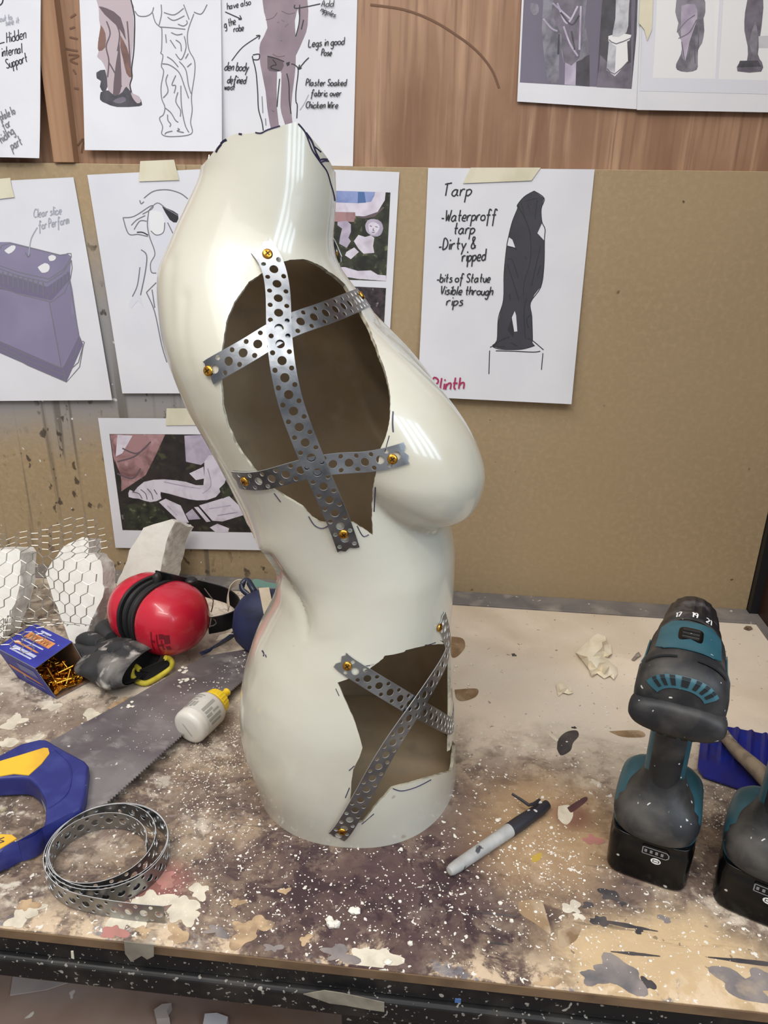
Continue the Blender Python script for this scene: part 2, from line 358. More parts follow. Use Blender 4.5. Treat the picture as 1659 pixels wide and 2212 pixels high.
splat = {'cream': mat('paint_cream', (214,204,184), .6, vary=((186,176,158), 60, .4, .7)), 'dark': mat('paint_dark', (58,54,56), .6, vary=((86,78,76), 50, .4, .7)),
 'grey': mat('paint_grey', (140,129,124), .6, vary=[((98,94,96), 40, .4, .7), ((164,146,126), 30, .58, .68)]), 'plum': mat('paint_plum', (92,58,60), .6, vary=((70,46,48), 40, .4, .7)),
 'tan': mat('paint_tan', (186,158,124), .6, vary=[((150,124,96), 60, .4, .6), ((120,100,84), 40, .58, .68)]), 'yellow': mat('paint_yellow', (176,146,60), .6), 'brown': mat('paint_brown', (128,102,74), .6, vary=[((150,124,94), 50, .4, .6), ((170,148,122), 30, .55, .65)]), 'pink': mat('paint_pink', (178,120,112), .6, vary=((150,112,100), 50, .4, .7))}
SK = list(splat)
bench = thing('workbench', 'paint-spattered workbench with a black front rail, carrying the mannequin torso and tools', 'workbench', (0, -.32, -.95))
tb = MB().box((-1.0, -.642, -.009), (.4702, 0, 0))
LAY = [0]
def blotch(px, py, rpx, key, asp=.55, rot=0, n=16, rough=.4):
    LAY[0] += 1; c = D(px, py); r = rpx*.00062; z = .0002+.0000012*LAY[0]; ps = []
    ph = [random.uniform(0, 6.3) for _ in range(5)]; n = 30
    for j in range(n):
        t = 2*PI*j/n; q = r*(1+rough*.45*sum(math.sin((k+2)*t+ph[k])/(1+k*.35) for k in range(5)))*.85; q = max(q, r*.2); x, y = math.cos(t)*q, math.sin(t)*q*asp*1.6
        ps.append((c.x+x*math.cos(rot)-y*math.sin(rot), c.y+x*math.sin(rot)+y*math.cos(rot)))
    v, f = cdt(ps); tb.add([(a, min(max(b_, -.6405), -.045), z) for a, b_ in v], f, 1+SK.index(key))
def stain(pts, key):
    LAY[0] += 1; q = smooth_line(pts+[pts[0]], 4)[:-1]; v, f = cdt([(p.x, p.y) for p in (D(a.x, a.y) for a in q)])
    tb.add([(a, max(b_, -.6405), .0002+.0000012*LAY[0]) for a, b_ in v], f, 1+SK.index(key))
stain([(1203,1618),(1206,1598),(1222,1582),(1245,1578),(1250,1590),(1238,1605),(1232,1622),(1212,1632)], 'dark')
stain([(1172,1572),(1182,1570),(1192,1585),(1206,1598),(1200,1600),(1186,1588)], 'cream')
stain([(1140,1610),(1158,1604),(1160,1616),(1146,1620)], 'cream')
stain([(1206,1742),(1230,1740),(1238,1762),(1224,1782),(1206,1768)], 'cream')
stain([(1225,1745),(1262,1722),(1268,1730),(1240,1752),(1232,1755)], 'plum')
stain([(975,1375),(1000,1380),(1004,1400),(985,1420),(974,1415)], 'brown')
stain([(982,1490),(1030,1488),(1028,1505),(1000,1515),(985,1508)], 'brown')
stain([(1120,1948),(1165,1944),(1180,1975),(1190,2020),(1160,1998),(1122,1972)], 'brown')
stain([(1205,2010),(1252,1998),(1245,2030),(1212,2048),(1205,2030)], 'brown')
stain([(1315,1580),(1380,1578),(1392,1592),(1345,1592)], 'brown')
stain([(1120,1780),(1150,1750),(1146,1780)], 'brown')
stain([(1148,1850),(1170,1842),(1166,1858),(1150,1862)], 'yellow')
for a in [(1315,1932,14),(1330,1943,5),(1345,1952,5),(1296,1990,12),(1380,2012,6),(1270,1955,8),(1110,1415,7),(1240,1572,5),(1400,2125,10)]: blotch(*a, 'dark')
for a in [(1340,2105,38),(1285,2112,20),(1600,2128,36),(1650,2118,26),(1435,1985,10)]: blotch(*a, 'grey', .38, -.25)
for a in [(1235,1960,14),(1250,1980,8),(330,1948,26),(398,1955,20),(430,1925,16),(395,1975,22),(270,1990,24),(400,1466,22),(430,1440,14),(355,1478,12),(1285,1690,8),(820,2075,24),(780,2072,22),(120,1450,12),(110,1525,20),(200,1545,22),(30,1560,24),(15,1605,20),(75,1600,16),(40,1985,18),(75,1965,14)]: blotch(*a, 'cream', rough=.55)
for a in [(525,2018,22),(555,2000,20),(310,2012,10),(60,1955,14),(660,2030,9),(1180,2130,18),(385,2020,16),(260,1520,20),(512,1950,10),(615,1925,8)]: blotch(*a, 'tan', rough=.6)
for a in [(350,1890,18),(360,1905,14),(245,2015,16),(1282,1815,14)]: blotch(*a, 'pink', rough=.6)
for a in [(470,2012,16),(735,2062,24),(590,2048,12)]: blotch(*a, 'grey', .35, rough=.7)
def streak(p, q, wpx, key):
    (x0, y0), (x1, y1) = p, q; n = 9; top = []; bot = []
    for i in range(n+1):
        t = i/n; h = wpx*(.25+math.sin(PI*min(max(t, .03), .97)))*random.uniform(.5, 1)/2
        top.append((x0+(x1-x0)*t, y0+(y1-y0)*t-h)); bot.append((x0+(x1-x0)*t, y0+(y1-y0)*t+h))
    stain(top+bot[::-1], key)
for s in [((1275,1985),(1420,2012),9),((1320,2056),(1425,2066),7),((1530,2068),(1720,2090),9),((1020,1970),(1120,1980),6),((1050,2035),(1100,2042),4)]: streak(*s, 'dark')
obj('worktop', tb, [desk]+[splat[k] for k in SK], bench, smooth=False)
obj('edge_lipping', MB().box((-1.0, -.6432, -.0092), (.4702, -.642, -.0006)), edge_m, bench, smooth=False)
obj('rear_strip', MB().box((-1.0, -.0415, 0), (.4575, -.0002, .003)), strip_grey, bench, smooth=False, bevel=.0008)
obj('side_strip', MB().box((.4575, -.64, 0), (.4703, -.0122, .003)), strip_grey, bench, smooth=False, bevel=.0008)
obj('front_rail', MB().box((-1.0, -.641, -.029), (.4702, -.60, -.0092)), black_paint, bench, smooth=False, bevel=.002)
obj('lower_rail', MB().box((-1.0, -.6465, -.052), (.4702, -.60, -.0292)), black_paint, bench, smooth=False, bevel=.003)
LX = W(745, 2200, -.62).x
obj('leg', MB().box((LX, -.64, -.95), (LX+.075, -.58, -.0522)), black_paint, bench, smooth=False, bevel=.003)
obj('leg', MB().box((-.95, -.64, -.95), (-.90, -.58, -.0522)), black_paint, bench, smooth=False, bevel=.003)
shelf_m = mat('lower_shelf_board', (158,136,122), .7, vary=[((130,104,90), 6, .4, .7), ((168,152,144), 5, .5, .75)], specks=[((206,198,188), 60, .74)])
obj('lower_shelf', MB().box((-.95, -.57, -.33), (.45, -.02, -.31)), shelf_m, bench, smooth=False)
def rail_tape(name, pts, yy, m):
    q = [W(x, y, yy) for x, y in pts]; return obj(name, MB().prism(q, (0, .0006, 0)), m, bench, smooth=False)
rail_tape('masking_tape', [(268,2034),(332,2042),(332,2066),(318,2073),(306,2065),(283,2078),(270,2060)], -.6478, tape_old)
rail_tape('masking_tape', [(655,2148),(700,2140),(740,2146),(830,2166),(830,2186),(800,2182),(745,2172),(712,2168)], -.6478, tape_old)
rail_tape('paint_drip', [(153,2155-100),(158,2055),(160,2072),(154,2070)], -.6478, tape_m)
rail_tape('blue_tape_scrap', [(983,2158),(996,2159),(995,2167),(982,2166)], -.6478, mat('blue_scrap', (70,100,150), .6))
# things on the shelf under the bench
paper_w = mat('paper_white', (212,212,217), .85, vary=((202,203,210), 8, .4, .7), spec=.2)
scrap_m = mat('paper_scrap', (178,168,162), .85, vary=((160,150,146), 20, .4, .7))
sz = -.309
def shelf_sheet(name, pts, label, cat, m, h=.002):
    q = [D(x, y, sz) for x, y in pts]; o = obj(name, MB().prism([p+Vector((0, 0, h)) for p in q], (0, 0, -h+.0005)), m, smooth=False); return tag(o, label, cat)
shelf_sheet('paper_sheet', [(30,2100),(40,2040),(190,2040),(185,2112),(100,2140),(22,2152)], 'pale paper sheet lying on the shelf under the bench, at its left end', 'paper', scrap_m)
shelf_sheet('plaster_scrap', [(335,2196),(352,2184),(372,2182),(362,2198),(368,2214),(340,2216)], 'small white plaster scrap on the shelf under the bench, left of the folded one', 'scrap', scrap_m, .012)
shelf_sheet('plaster_scrap', [(444,2205),(470,2203),(494,2212),(490,2230),(440,2228)], 'folded whitish scrap at the bottom edge on the shelf under the bench', 'scrap', paper_w, .012)

# ------------------------------------------------------------------ papers taped to the wall
ink = mat('ink_black', (38,38,42), .6); inkg = mat('ink_grey', (112,112,118), .7); inkp = mat('pencil_grey', (158,160,170), .8)
mag = mat('ink_magenta', (160,36,84), .6); tarpc = mat('tarp_charcoal', (58,57,64), .7, vary=((52,51,58), 40, .4, .7))
lil = mat('plinth_lilac', (132,126,152), .7, vary=((120,114,142), 12, .4, .7)); lil2 = mat('plinth_lilac_dark', (108,102,128), .7); lil3 = mat('plinth_lilac_mid', (124,118,144), .7)
skin = mat('print_mauve', (138,122,130), .6, vary=((120,104,114), 24, .4, .7)); skin2 = mat('print_mauve_dark', (94,80,86), .6); skin3 = mat('print_mauve_pale', (172,158,164), .6)
stone = mat('print_stone', (178,168,186), .6, vary=((140,130,150), 40, .4, .72)); stone2 = mat('print_stone_pale', (206,200,212), .6, vary=((176,166,178), 50, .45, .75)); stone3 = mat('print_stone_dark', (112,106,118), .6, vary=((84,78,90), 60, .4, .7))
leaf = mat('print_foliage', (52,56,40), .6, vary=[((28,28,24), 60, .4, .6), ((108,112,84), 110, .58, .72)]); night = mat('print_dark_soil', (44,38,36), .6, vary=[((24,20,20), 40, .4, .65), ((66,66,44), 60, .58, .7)])
pinkp = mat('print_crumpled_pink', (158,122,124), .6, vary=[((104,72,74), 30, .45, .62), ((196,164,166), 34, .56, .7)]); bluep = mat('print_blue', (132,146,190), .6, vary=((96,112,160), 40, .45, .7))
dbl = mat('print_deep_blue', (72,102,150), .6); bark = mat('print_bark', (62,52,56), .6, vary=[((30,24,28), 110, .4, .6), ((132,120,126), 130, .62, .72)])
vio = mat('print_violet_grey', (112,106,124), .6, vary=((84,78,94), 5, .35, .65)); gst = mat('print_grey_statue', (128,126,136), .6, vary=[((88,86,96), 50, .42, .62)]); gsd = mat('print_grey_shadow', (74,72,80), .6, vary=((52,50,56), 60, .4, .7))
plg = mat('print_page_grey', (204,205,214), .7); pal = mat('print_pale', (216,216,218), .7); whiteg = mat('print_statue_light', (186,186,192), .6, vary=((150,150,158), 60, .45, .65)); tan_p = mat('print_drape_brown', (122,92,84), .6, vary=((96,70,66), 40, .4, .7))
PM = [paper_w, ink, inkg, inkp, mag, tarpc, lil, lil2, lil3, skin, skin2, skin3, stone, stone2, stone3, leaf, night, pinkp, bluep, dbl, bark, vio, gst, gsd, plg, pal, whiteg, tan_p]
KEY = {'ink':1,'inkg':2,'inkp':3,'mag':4,'tarp':5,'lil':6,'lil2':7,'lil3':8,'skin':9,'skin2':10,'skin3':11,'stone':12,'stone2':13,'stone3':14,'leaf':15,'night':16,'pink':17,'blue':18,'dblue':19,'bark':20,'vio':21,'gst':22,'gsd':23,'plg':24,'pal':25,'wst':26,'tanp':27,'white':0}
class Sheet:
    """one paper sheet on the board; coordinates are where things sit on the wall plane"""
    def __init__(s, tl, tr, br, bl, label, cat='paper', d0=.0012, curl=.004, wav=0.0):
        s.c = [W(*p) for p in (tl, tr, br, bl)]; s.d0 = d0; s.curl = curl; s.wav = wav; s.label = label; s.cat = cat; s.mb = MB(); s.lay = 0; s.tapes = []
        nu, nv = 14, 22; vs = []
        for j in range(nv+1):
            for i in range(nu+1):
                u, v = i/nu, j/nv; a = s.c[0].lerp(s.c[1], u); b = s.c[3].lerp(s.c[2], u); p = a.lerp(b, v); vs.append(s.at(p))
        s.mb.add(vs, [(j*(nu+1)+i, j*(nu+1)+i+1, (j+1)*(nu+1)+i+1, (j+1)*(nu+1)+i) for j in range(nv) for i in range(nu)], 0)
    def at(s, p, lift=0.0):
        zt, zb = max(s.c[0].z, s.c[1].z), min(s.c[2].z, s.c[3].z); t = min(max((zt-p.z)/(zt-zb), 0), 1)
        return Vector((p.x, -s.d0-s.curl*t*t-s.wav*.5*(1-math.cos(p.x*55+p.z*9))*t-lift, p.z))
    def px(s, x, y, lift): return s.at(W(x, y, -.003), lift)
    def L(s): s.lay += 1; return .00016+.000008*s.lay
    def fill(s, pts, key, sm=0):
        if sm: pts = [(q.x, q.y) for q in smooth_line(list(pts)+[pts[0]], sm)[:-1]]
        l = s.L(); xs = [p[0] for p in pts]; ys = [p[1] for p in pts]; st = []
        y = min(ys)+9
        while y < max(ys):
            x = min(xs)+9
            while x < max(xs):
                if inside(pts, x, y): st.append((x, y))
                x += 18
            y += 18
        v, f = cdt(pts, steiner=st); s.mb.add([s.px(a, b, l) for a, b in v], f, KEY[key])
    def line(s, pts, w=2.2, key='ink', n=5, taper=False):
        q = smooth_line(pts, n); l = s.L(); k = len(q); a = []; b = []
        for i in range(k):
            t = q[min(i+1, k-1)]-q[max(i-1, 0)]; t = Vector((t.x, t.y)); t = t.normalized() if t.length else Vector((1, 0)); h = w/2*(1-.6*i/k if taper else 1)
            a.append(s.px(q[i].x+t.y*h, q[i].y-t.x*h, l)); b.append(s.px(q[i].x-t.y*h, q[i].y+t.x*h, l))
        s.mb.add(a+b, [(i, i+1, k+i+1, k+i) for i in range(k-1)], KEY[key])
    def text(s, txt, x, y, width, xh, ang=0, key='ink', w=2.0, slant=.18):
        st, tw = glyphs(txt); kx = width/tw; ca, sa = math.cos(math.radians(ang)), math.sin(math.radians(ang))
        for g in st:
            pts = []
            for gx, gy in g:
                X, Y = gx*kx+gy*xh*slant+random.uniform(-.3, .3), -gy*xh+random.uniform(-.3, .3); pts.append((x+X*ca-Y*sa, y+X*sa+Y*ca))
            s.line(pts, w, key, 3)
    def tape(s, pts, m=None): s.tapes.append((pts, m or tape_m))
    def done(s, name):
        o = tag(obj(name, s.mb, PM, smooth=False), s.label, s.cat)
        used = sorted(set(s.mb.m))
        for pts, m in s.tapes:
            v, f = cdt(pts); l = .0009
            mb = MB().add([s.at(W(a, b, -.003), l+.0002) for a, b in v], f); obj('masking_tape', mb, m, o, smooth=False, solid=.0003)
        return o
P = Sheet

# notes at the left edge
s = P((-210,-170), (96,-170), (93,343), (-190,338), 'white note sheet at the left edge of the wall, headed hidden internal support', d0=.0058, curl=.003, wav=.005)
s.line([(-20,18),(0,14),(8,8),(11,-6)], 3); s.text('Hidden', 19, 94, 42, 11, -14); s.line([(-10,99),(0,97),(14,93)], 2.2, 'ink'); s.text('internal', 9, 124, 44, 10, -12); s.text('Support', 20, 150, 46, 10, -20)
s.text('rotate to', 8, 264, 36, 9, -28, 'inkg'); s.text('for', 18, 283, 18, 9, -36, 'inkg'); s.text('hiding', 14, 311, 34, 9, -42, 'inkg'); s.text('part', 36, 325, 24, 10, -32, 'inkg'); s.line([(-8,275),(4,267)], 1.8, 'inkg')
s.text('cut to', 4, 48, 26, 6, -12, 'inkp', 1.5); s.text('see it', 16, 56, 30, 6, -12, 'inkp', 1.5)
s.done('note_sheet')
# drawing of a standing nude figure with notes (behind the next sheet)
s = P((470,-120), (772,-120), (760,358), (476,352), 'blotchy annotated sheet with a grey standing figure, directly above the torso neck', d0=-.0107, curl=.001)
c = crop(460, 0, 5.184)
s.fill(c([(520,-60),(540,100),(580,280),(500,450),(490,560),(500,700),(560,1000),(580,1200),(640,1500),(720,1500),(690,1200),(690,780),(740,800),(730,1100),(740,1250),(830,1500),(880,1500),(850,1200),(880,900),(900,700),(900,400),(890,200),(905,-60)]), 'skin', 2)
s.fill(c([(905,-60),(1030,-60),(1035,250),(990,400),(900,600),(830,720),(760,680),(800,600),(900,380),(945,220),(920,60)]), 'skin', 2)
s.fill(c([(580,600),(640,610),(760,660),(740,770),(600,770),(580,700)]), 'skin2', 2); s.fill(c([(790,680),(835,665),(830,705),(805,720)]), 'ink')
for l in ([(560,190),(640,170),(690,110)], [(740,90),(820,125),(890,110)], [(640,580),(700,610),(780,600)], [(630,1220),(660,1235)]): s.line(c(l), 1.6, 'skin2')
for l in ([(720,860),(705,1000),(700,1060),(690,1180)], [(800,800),(825,920),(830,1100),(850,1260)], [(850,690),(900,710),(930,770),(905,1000),(905,1120),(920,1160),(915,1310)], [(580,605),(680,630),(770,665)], [(415,590),(470,580),(490,590),(480,640),(420,640),(410,600)], [(415,640),(450,780),(470,1000),(480,1200),(520,1350),(535,1450)], [(640,640),(680,700),(640,710),(620,740),(720,770)], [(945,20),(940,220),(900,380)], [(890,20),(910,60),(1180,8)], [(990,190),(965,300)]): s.line(c(l), 2.4, 'ink')
for l in ([(520,1060),(530,1250)], [(560,1310),(565,1390)], [(690,220),(710,215)], [(740,190),(770,210)], [(780,265),(815,235)], [(725,425),(745,425)]): s.line(c(l), 1.8, 'inkg')
s.line(c([(175,655),(300,500),(490,370)]), 2, 'ink'); s.line(c([(450,370),(495,368),(480,410)]), 2, 'ink'); s.line(c([(1050,620),(1000,670),(940,745)]), 2.4, 'ink'); s.line(c([(945,700),(935,750),(970,735)]), 2.4, 'ink'); s.line(c([(100,100),(280,180)]), 2.2, 'ink'); s.line(c([(265,140),(285,182),(250,184)]), 2.2, 'ink'); s.line(c([(1048,1040),(1000,1140),(950,1215)]), 1.6, 'inkp')
s.text('have also', 484, 14, 52, 7, -12, 'ink', 1.8); s.text('g the', 478, 54, 26, 8, -18, 'ink', 1.8); s.text('robe', 498, 63, 22, 7, -8, 'ink', 1.8); s.text('den body', 478, 147, 52, 9, 2, 'ink', 2); s.text('defined', 484, 175, 40, 8, 2, 'ink', 2); s.text('waist', 478, 190, 22, 7, 0, 'ink', 1.8)
s.text('Legs in good', 662, 96, 78, 8, -4, 'ink'); s.text('Pose', 690, 115, 22, 7, 0, 'ink'); s.text('Plaster Soaked', 656, 181, 88, 7, 0, 'ink'); s.text('fabric over', 667, 204, 66, 7, 0, 'ink'); s.text('Chicken Wire', 656, 230, 70, 7, 0, 'ink'); s.text('Add', 690, 8, 26, 7, 0, 'ink', 1.7); s.text('nipples', 688, 18, 34, 6, 24, 'ink', 1.7)
s.done('annotated_drawing')
# draped figure photo and line drawing
s = P((158,-115), (470,-115), (479,327), (182,324), 'white sheet pairing a draped figure photo with an outline drawing, left of the neck', d0=-.0092, curl=.008)
c = crop(160, 0, 4.879)
s.fill(c([(185,-40),(215,60),(220,180),(240,300),(215,380),(220,520),(205,580),(250,620),(290,690),(300,740),(320,900),(330,960),(250,1000),(260,1040),(420,1100),(520,1080),(600,1000),(560,900),(580,800),(570,600),(590,400),(585,150),(550,-40)]), 'skin3', 2)
s.fill(c([(240,240),(290,330),(290,480),(220,520),(212,430)]), 'tanp', 2); s.fill(c([(450,350),(520,480),(560,640),(575,800),(520,760),(480,600),(450,480)]), 'tanp', 2)
s.fill(c([(215,40),(300,60),(450,160),(510,400),(470,330),(400,240),(280,130)]), 'skin2', 2); s.fill(c([(440,420),(455,600),(470,900),(430,1000),(380,1000),(400,700),(420,560)]), 'skin2', 2)
s.fill(c([(200,750),(290,720),(320,900),(280,960),(240,900),(250,840),(205,810)]), 'gsd', 2); s.fill(c([(250,960),(330,940),(400,1000),(480,960),(520,900),(580,970),(660,1010),(690,1080),(660,1110),(430,1118),(310,1080),(245,1040)]), 'gsd', 2)
s.fill(c([(440,1020),(500,1010),(520,1050),(460,1080),(380,1060)]), 'stone3', 2); s.fill(c([(570,970),(650,1000),(680,1060),(640,1080),(590,1020)]), 'skin3', 2)
for l in ([(300,200),(340,330),(300,470),(330,620),(320,800)], [(380,180),(440,330),(420,520)], [(330,640),(400,760),(470,900)], [(520,200),(540,420),(560,700)]): s.line(c(l), 3, 'skin2')
for l in ([(555,-40),(585,80),(600,200),(595,500),(575,700),(580,800),(560,880),(575,960)], ): s.line(c(l), 2.6, 'ink')
for l in ([(600,90),(640,140),(720,145),(780,110),(800,50)], [(790,110),(820,210),(870,260),(890,290),(890,500),(880,540),(905,570),(890,680),(915,740),(890,900),(900,1030),(935,1120),(920,1200),(880,1240),(915,1330),(910,1410),(1010,1435),(1220,1405),(1210,1280),(1225,1150),(1215,1000),(1245,760),(1240,620),(1180,500),(1165,320),(1230,120)], [(870,260),(1000,270),(1140,285)], [(880,20),(885,120),(860,240)], [(910,105),(1020,130),(1120,60)], [(950,155),(1020,190),(1130,140)], [(1060,230),(1120,250),(1160,220),(1150,190)], [(1120,20),(1180,180)], [(1230,100),(1310,120),(1370,20)], [(930,340),(940,430)], [(990,320),(1050,345),(1110,335)], [(980,400),(1040,490)], [(1040,400),(1090,440),(1100,520)], [(1130,360),(1150,480),(1100,610),(1040,550)], [(950,580),(1010,620),(1070,690)], [(900,655),(980,670),(1080,750),(1140,900),(1185,1025)], [(1080,630),(1150,720),(1180,880),(1210,975)], [(960,770),(940,840),(965,950),(915,1020)], [(1045,780),(1005,880),(1045,890),(1030,970)], [(1070,960),(1050,1060),(1100,1150),(1100,1220)], [(1100,890),(1110,1100),(1150,1300),(1195,1390)], [(940,1130),(1000,1180),(1050,1260),(1080,1280)], [(965,1200),(970,1260),(1000,1300),(990,1330)], [(940,1410),(960,1390),(1020,1375)], [(1075,1345),(1095,1360),(1070,1375),(1140,1390)], [(1145,600),(1175,545)], [(1165,690),(1210,650)]): s.line(c(l), 2.0, 'inkg')
s.done('drapery_drawing')
# plinth drawing
s = P((-100,396), (160,383), (247,862), (-40,864), 'white sheet with a lilac plinth drawing, low on the left of the board', d0=.0016, curl=.006)
c = crop(0, 330, 3.318)
s.fill(c([(-120,640),(70,640),(430,730),(480,722),(510,745),(500,890),(520,980),(570,1310),(600,1370),(485,1640),(-120,1350)]), 'lil')
s.fill(c([(365,1070),(505,930),(570,1310),(450,1530)]), 'lil3'); s.fill(c([(-120,830),(340,960),(500,850),(505,905),(370,1060),(-120,950)]), 'lil2'); s.fill(c([(450,1555),(570,1310),(600,1370),(485,1640)]), 'lil2'); s.fill(c([(-120,1310),(10,1350),(460,1545),(485,1640),(-120,1380)]), 'lil2')
for l in ([(0,690),(70,650),(430,735),(480,722),(510,745),(350,905),(-60,790)], [(-60,810),(340,930),(510,770)], [(-60,850),(330,960),(340,1050)], [(510,770),(505,900),(370,1070),(-60,940)], [(355,1070),(445,1530)], [(500,920),(570,1310),(600,1350),(600,1390),(485,1640),(-60,1370)], [(-60,1320),(450,1540),(575,1330)], [(460,1550),(480,1640)], [(-60,1350),(470,1590),(600,1380)]): s.line(c(l), 2.0, 'inkg', 2)
for k in range(9): s.line(c([(20+36*k, 850+10*k), (26+36*k, 940+11*k)]), 3, 'inkg')
for k in range(5): s.line(c([(380+26*k, 1010-22*k), (378+26*k, 940-22*k)]), 2.4, 'inkg')
for a in ([(30,700),(80,665),(110,670),(100,700),(60,725)], [(345,745),(370,732),(400,745),(390,770),(355,775)], [(270,820),(320,790),(355,810),(345,850),(300,860)]): s.fill(c(a), 'pal', 2)
s.line(c([(265,535),(220,620),(205,740)]), 2.2, 'inkp'); s.line(c([(180,715),(200,745),(215,725)]), 2, 'inkg'); s.text('Clear slice', 72, 470, 60, 9, -8, 'inkp', 2.0); s.text('for Perform', 83, 496, 66, 9, -12, 'inkp', 2.0)
s.tape([(-20,388),(22,384),(24,400),(31,426),(-20,432)]); s.done('plinth_drawing')
# torso drawing behind the mannequin
s = P((190,378), (490,363), (560,848), (268,848), 'white sheet with a pencil torso and loose arm drawing, behind the mannequin shoulder', d0=.002, curl=.004)
c = crop(0, 330, 3.318)
s.fill(c([(1060,420),(1120,360),(1180,390),(1270,450),(1290,560),(1240,600),(1230,860),(1090,860),(1080,780),(1100,720),(1080,600)]), 'plg', 2)
s.fill(c([(1160,385),(1200,400),(1275,440),(1265,500),(1215,480)]), 'ink', 2); s.fill(c([(1065,420),(1160,425),(1180,560),(1130,590),(1080,570)]), 'pal', 2)
s.fill(c([(1010,700),(1050,740),(1040,860),(1005,1030),(1035,1110),(990,1060),(945,1115),(925,1085),(950,1035),(985,960),(1000,800)]), 'plg', 2)
for l in ([(880,465),(960,455),(1080,380),(1090,400),(1020,440)], [(880,465),(920,580),(990,585),(1060,600)], [(940,520),(980,480),(1040,450)], [(960,550),(1000,490),(1050,490)], [(1065,420),(1055,510),(1070,600),(1110,720),(1080,790),(1085,855),(1120,862)], [(1060,420),(1125,360),(1190,400),(1275,450)], [(1080,560),(1120,590),(1170,570),(1180,500)], [(1030,325),(1100,275),(1200,265),(1290,290),(1345,330)], [(1000,340),(1010,365),(1030,350)], [(1050,1000),(1120,930)], [(1050,1000),(1110,1140),(1160,1370),(1200,1500)], [(1090,980),(1110,1110)], [(1200,500),(1250,600)]): s.line(c(l), 2.2, 'inkg')
for l in ([(1010,695),(1050,735),(1042,850),(1008,1020)], [(1003,820),(985,950),(950,1030)], [(980,570),(1020,570),(1060,590)]): s.line(c(l), 2.4, 'ink' if l[0][0] == 980 else 'inkg')
s.tape([(303,348),(376,345),(380,362),(387,389),(300,392)]); s.done('torso_drawing')
# photo of a broken arm
s = P((213,902), (520,904), (600,1186), (253,1180), 'white-bordered photo print of a broken stone arm, low behind the torso', 'photo print', d0=.002, curl=.004)
c = crop(0, 860, 2.765)
s.fill(c([(652,215),(1215,218),(1530,800),(735,785)]), 'night'); s.fill(c([(655,217),(985,218),(930,340),(870,460),(720,560),(700,500)]), 'pink'); s.fill(c([(700,220),(790,225),(730,330),(690,350)]), 'stone2'); s.fill(c([(1100,225),(1215,220),(1290,330),(1200,400),(1110,380)]), 'stone'); s.fill(c([(1130,450),(1215,410),(1220,480),(1170,490)]), 'stone2')
s.fill(c([(800,560),(860,500),(980,485),(1110,500),(1215,520),(1220,380),(1280,340),(1350,480),(1290,590),(1180,610),(1080,590),(960,560),(965,600),(900,620),(830,600),(770,590),(775,548)]), 'stone2', 2)
s.fill(c([(950,620),(990,600),(1080,640),(1130,740),(1085,748)]), 'stone2'); s.fill(c([(1110,690),(1150,660),(1200,720),(1130,725)]), 'stone'); s.fill(c([(1160,650),(1185,648),(1260,735),(1235,738)]), 'stone2'); s.fill(c([(1190,640),(1370,585),(1480,690),(1330,735),(1270,730)]), 'stone2'); s.fill(c([(1255,770),(1300,748),(1370,775),(1365,800),(1290,798)]), 'stone2'); s.fill(c([(725,695),(800,700),(800,725),(735,722)]), 'stone3'); s.fill(c([(1310,540),(1350,500),(1400,570),(1330,600)]), 'leaf'); s.fill(c([(740,640),(900,620),(1010,720),(860,770),(750,770)]), 'leaf', 2)
for l in ([(790,560),(830,570),(850,600)], [(840,545),(870,570),(880,605)], [(880,540),(905,570),(915,605)], [(920,545),(940,575)]): s.line(c(l), 2, 'stone3')
for l in ([(980,500),(1100,525),(1200,540)], [(1240,420),(1260,520),(1210,570)], [(1000,640),(1060,700)], [(1250,660),(1380,640)], [(1300,700),(1420,680)]): s.line(c(l), 2, 'stone')
for l in ([(700,380),(800,350),(860,300)], [(700,450),(790,480),(840,420)], [(730,300),(820,330),(900,260)]): s.line(c(l), 3, 'skin2')
s.tape([(360,882),(420,882),(440,918),(358,919)]); s.done('photo_print')
# photo of broken head
s = P((600,362), (863,372), (838,800), (585,796), 'white-bordered print of two garden photos with a broken stone head, right of the neck', 'photo print', d0=.002, curl=.002)
c = crop(700, 360, 5.53)
s.fill(c([(-300,270),(792,308),(740,1368),(-300,1330)]), 'leaf'); s.fill(c([(-300,270),(735,305),(725,400),(640,540),(480,595),(-300,540)]), 'stone2'); s.fill(c([(-300,275),(610,302),(600,350),(560,420),(400,437),(-300,410)]), 'blue'); s.fill(c([(405,300),(480,303),(500,430),(400,436)]), 'dblue'); s.fill(c([(-300,530),(370,545),(375,600),(355,660),(-300,650)]), 'pink')
s.fill(c([(375,600),(500,590),(640,540),(700,480),(720,490),(600,600),(480,620)]), 'skin2'); s.fill(c([(490,700),(520,640),(600,625),(680,660),(705,740),(670,820),(600,835),(530,800),(500,760)]), 'stone', 2); s.fill(c([(530,690),(580,660),(650,690),(660,740),(600,815),(540,780)]), 'stone2', 2); s.fill(c([(410,815),(490,840),(560,820),(600,850),(585,950),(600,1030),(470,1040),(410,980),(355,890)]), 'stone2'); s.fill(c([(160,660),(270,645),(320,690),(320,780),(290,850),(320,890),(270,970),(180,920),(190,840),(215,740),(160,700)]), 'stone'); s.fill(c([(265,1020),(360,965),(415,1020),(320,1105),(250,1060)]), 'stone2'); s.fill(c([(100,1200),(250,1200),(400,1245),(560,1240),(640,1290),(740,1300),(740,1366),(400,1340),(100,1290)]), 'stone2')
for l in ([(545,705),(570,715)], [(610,715),(640,725)], [(590,735),(585,760),(600,765)], [(570,785),(605,785)]): s.line(c(l), 1.8, 'stone3')
s.fill(c([(-300,1400),(740,1450),(700,2200),(-300,2200)]), 'bark')
s.done('photo_print')
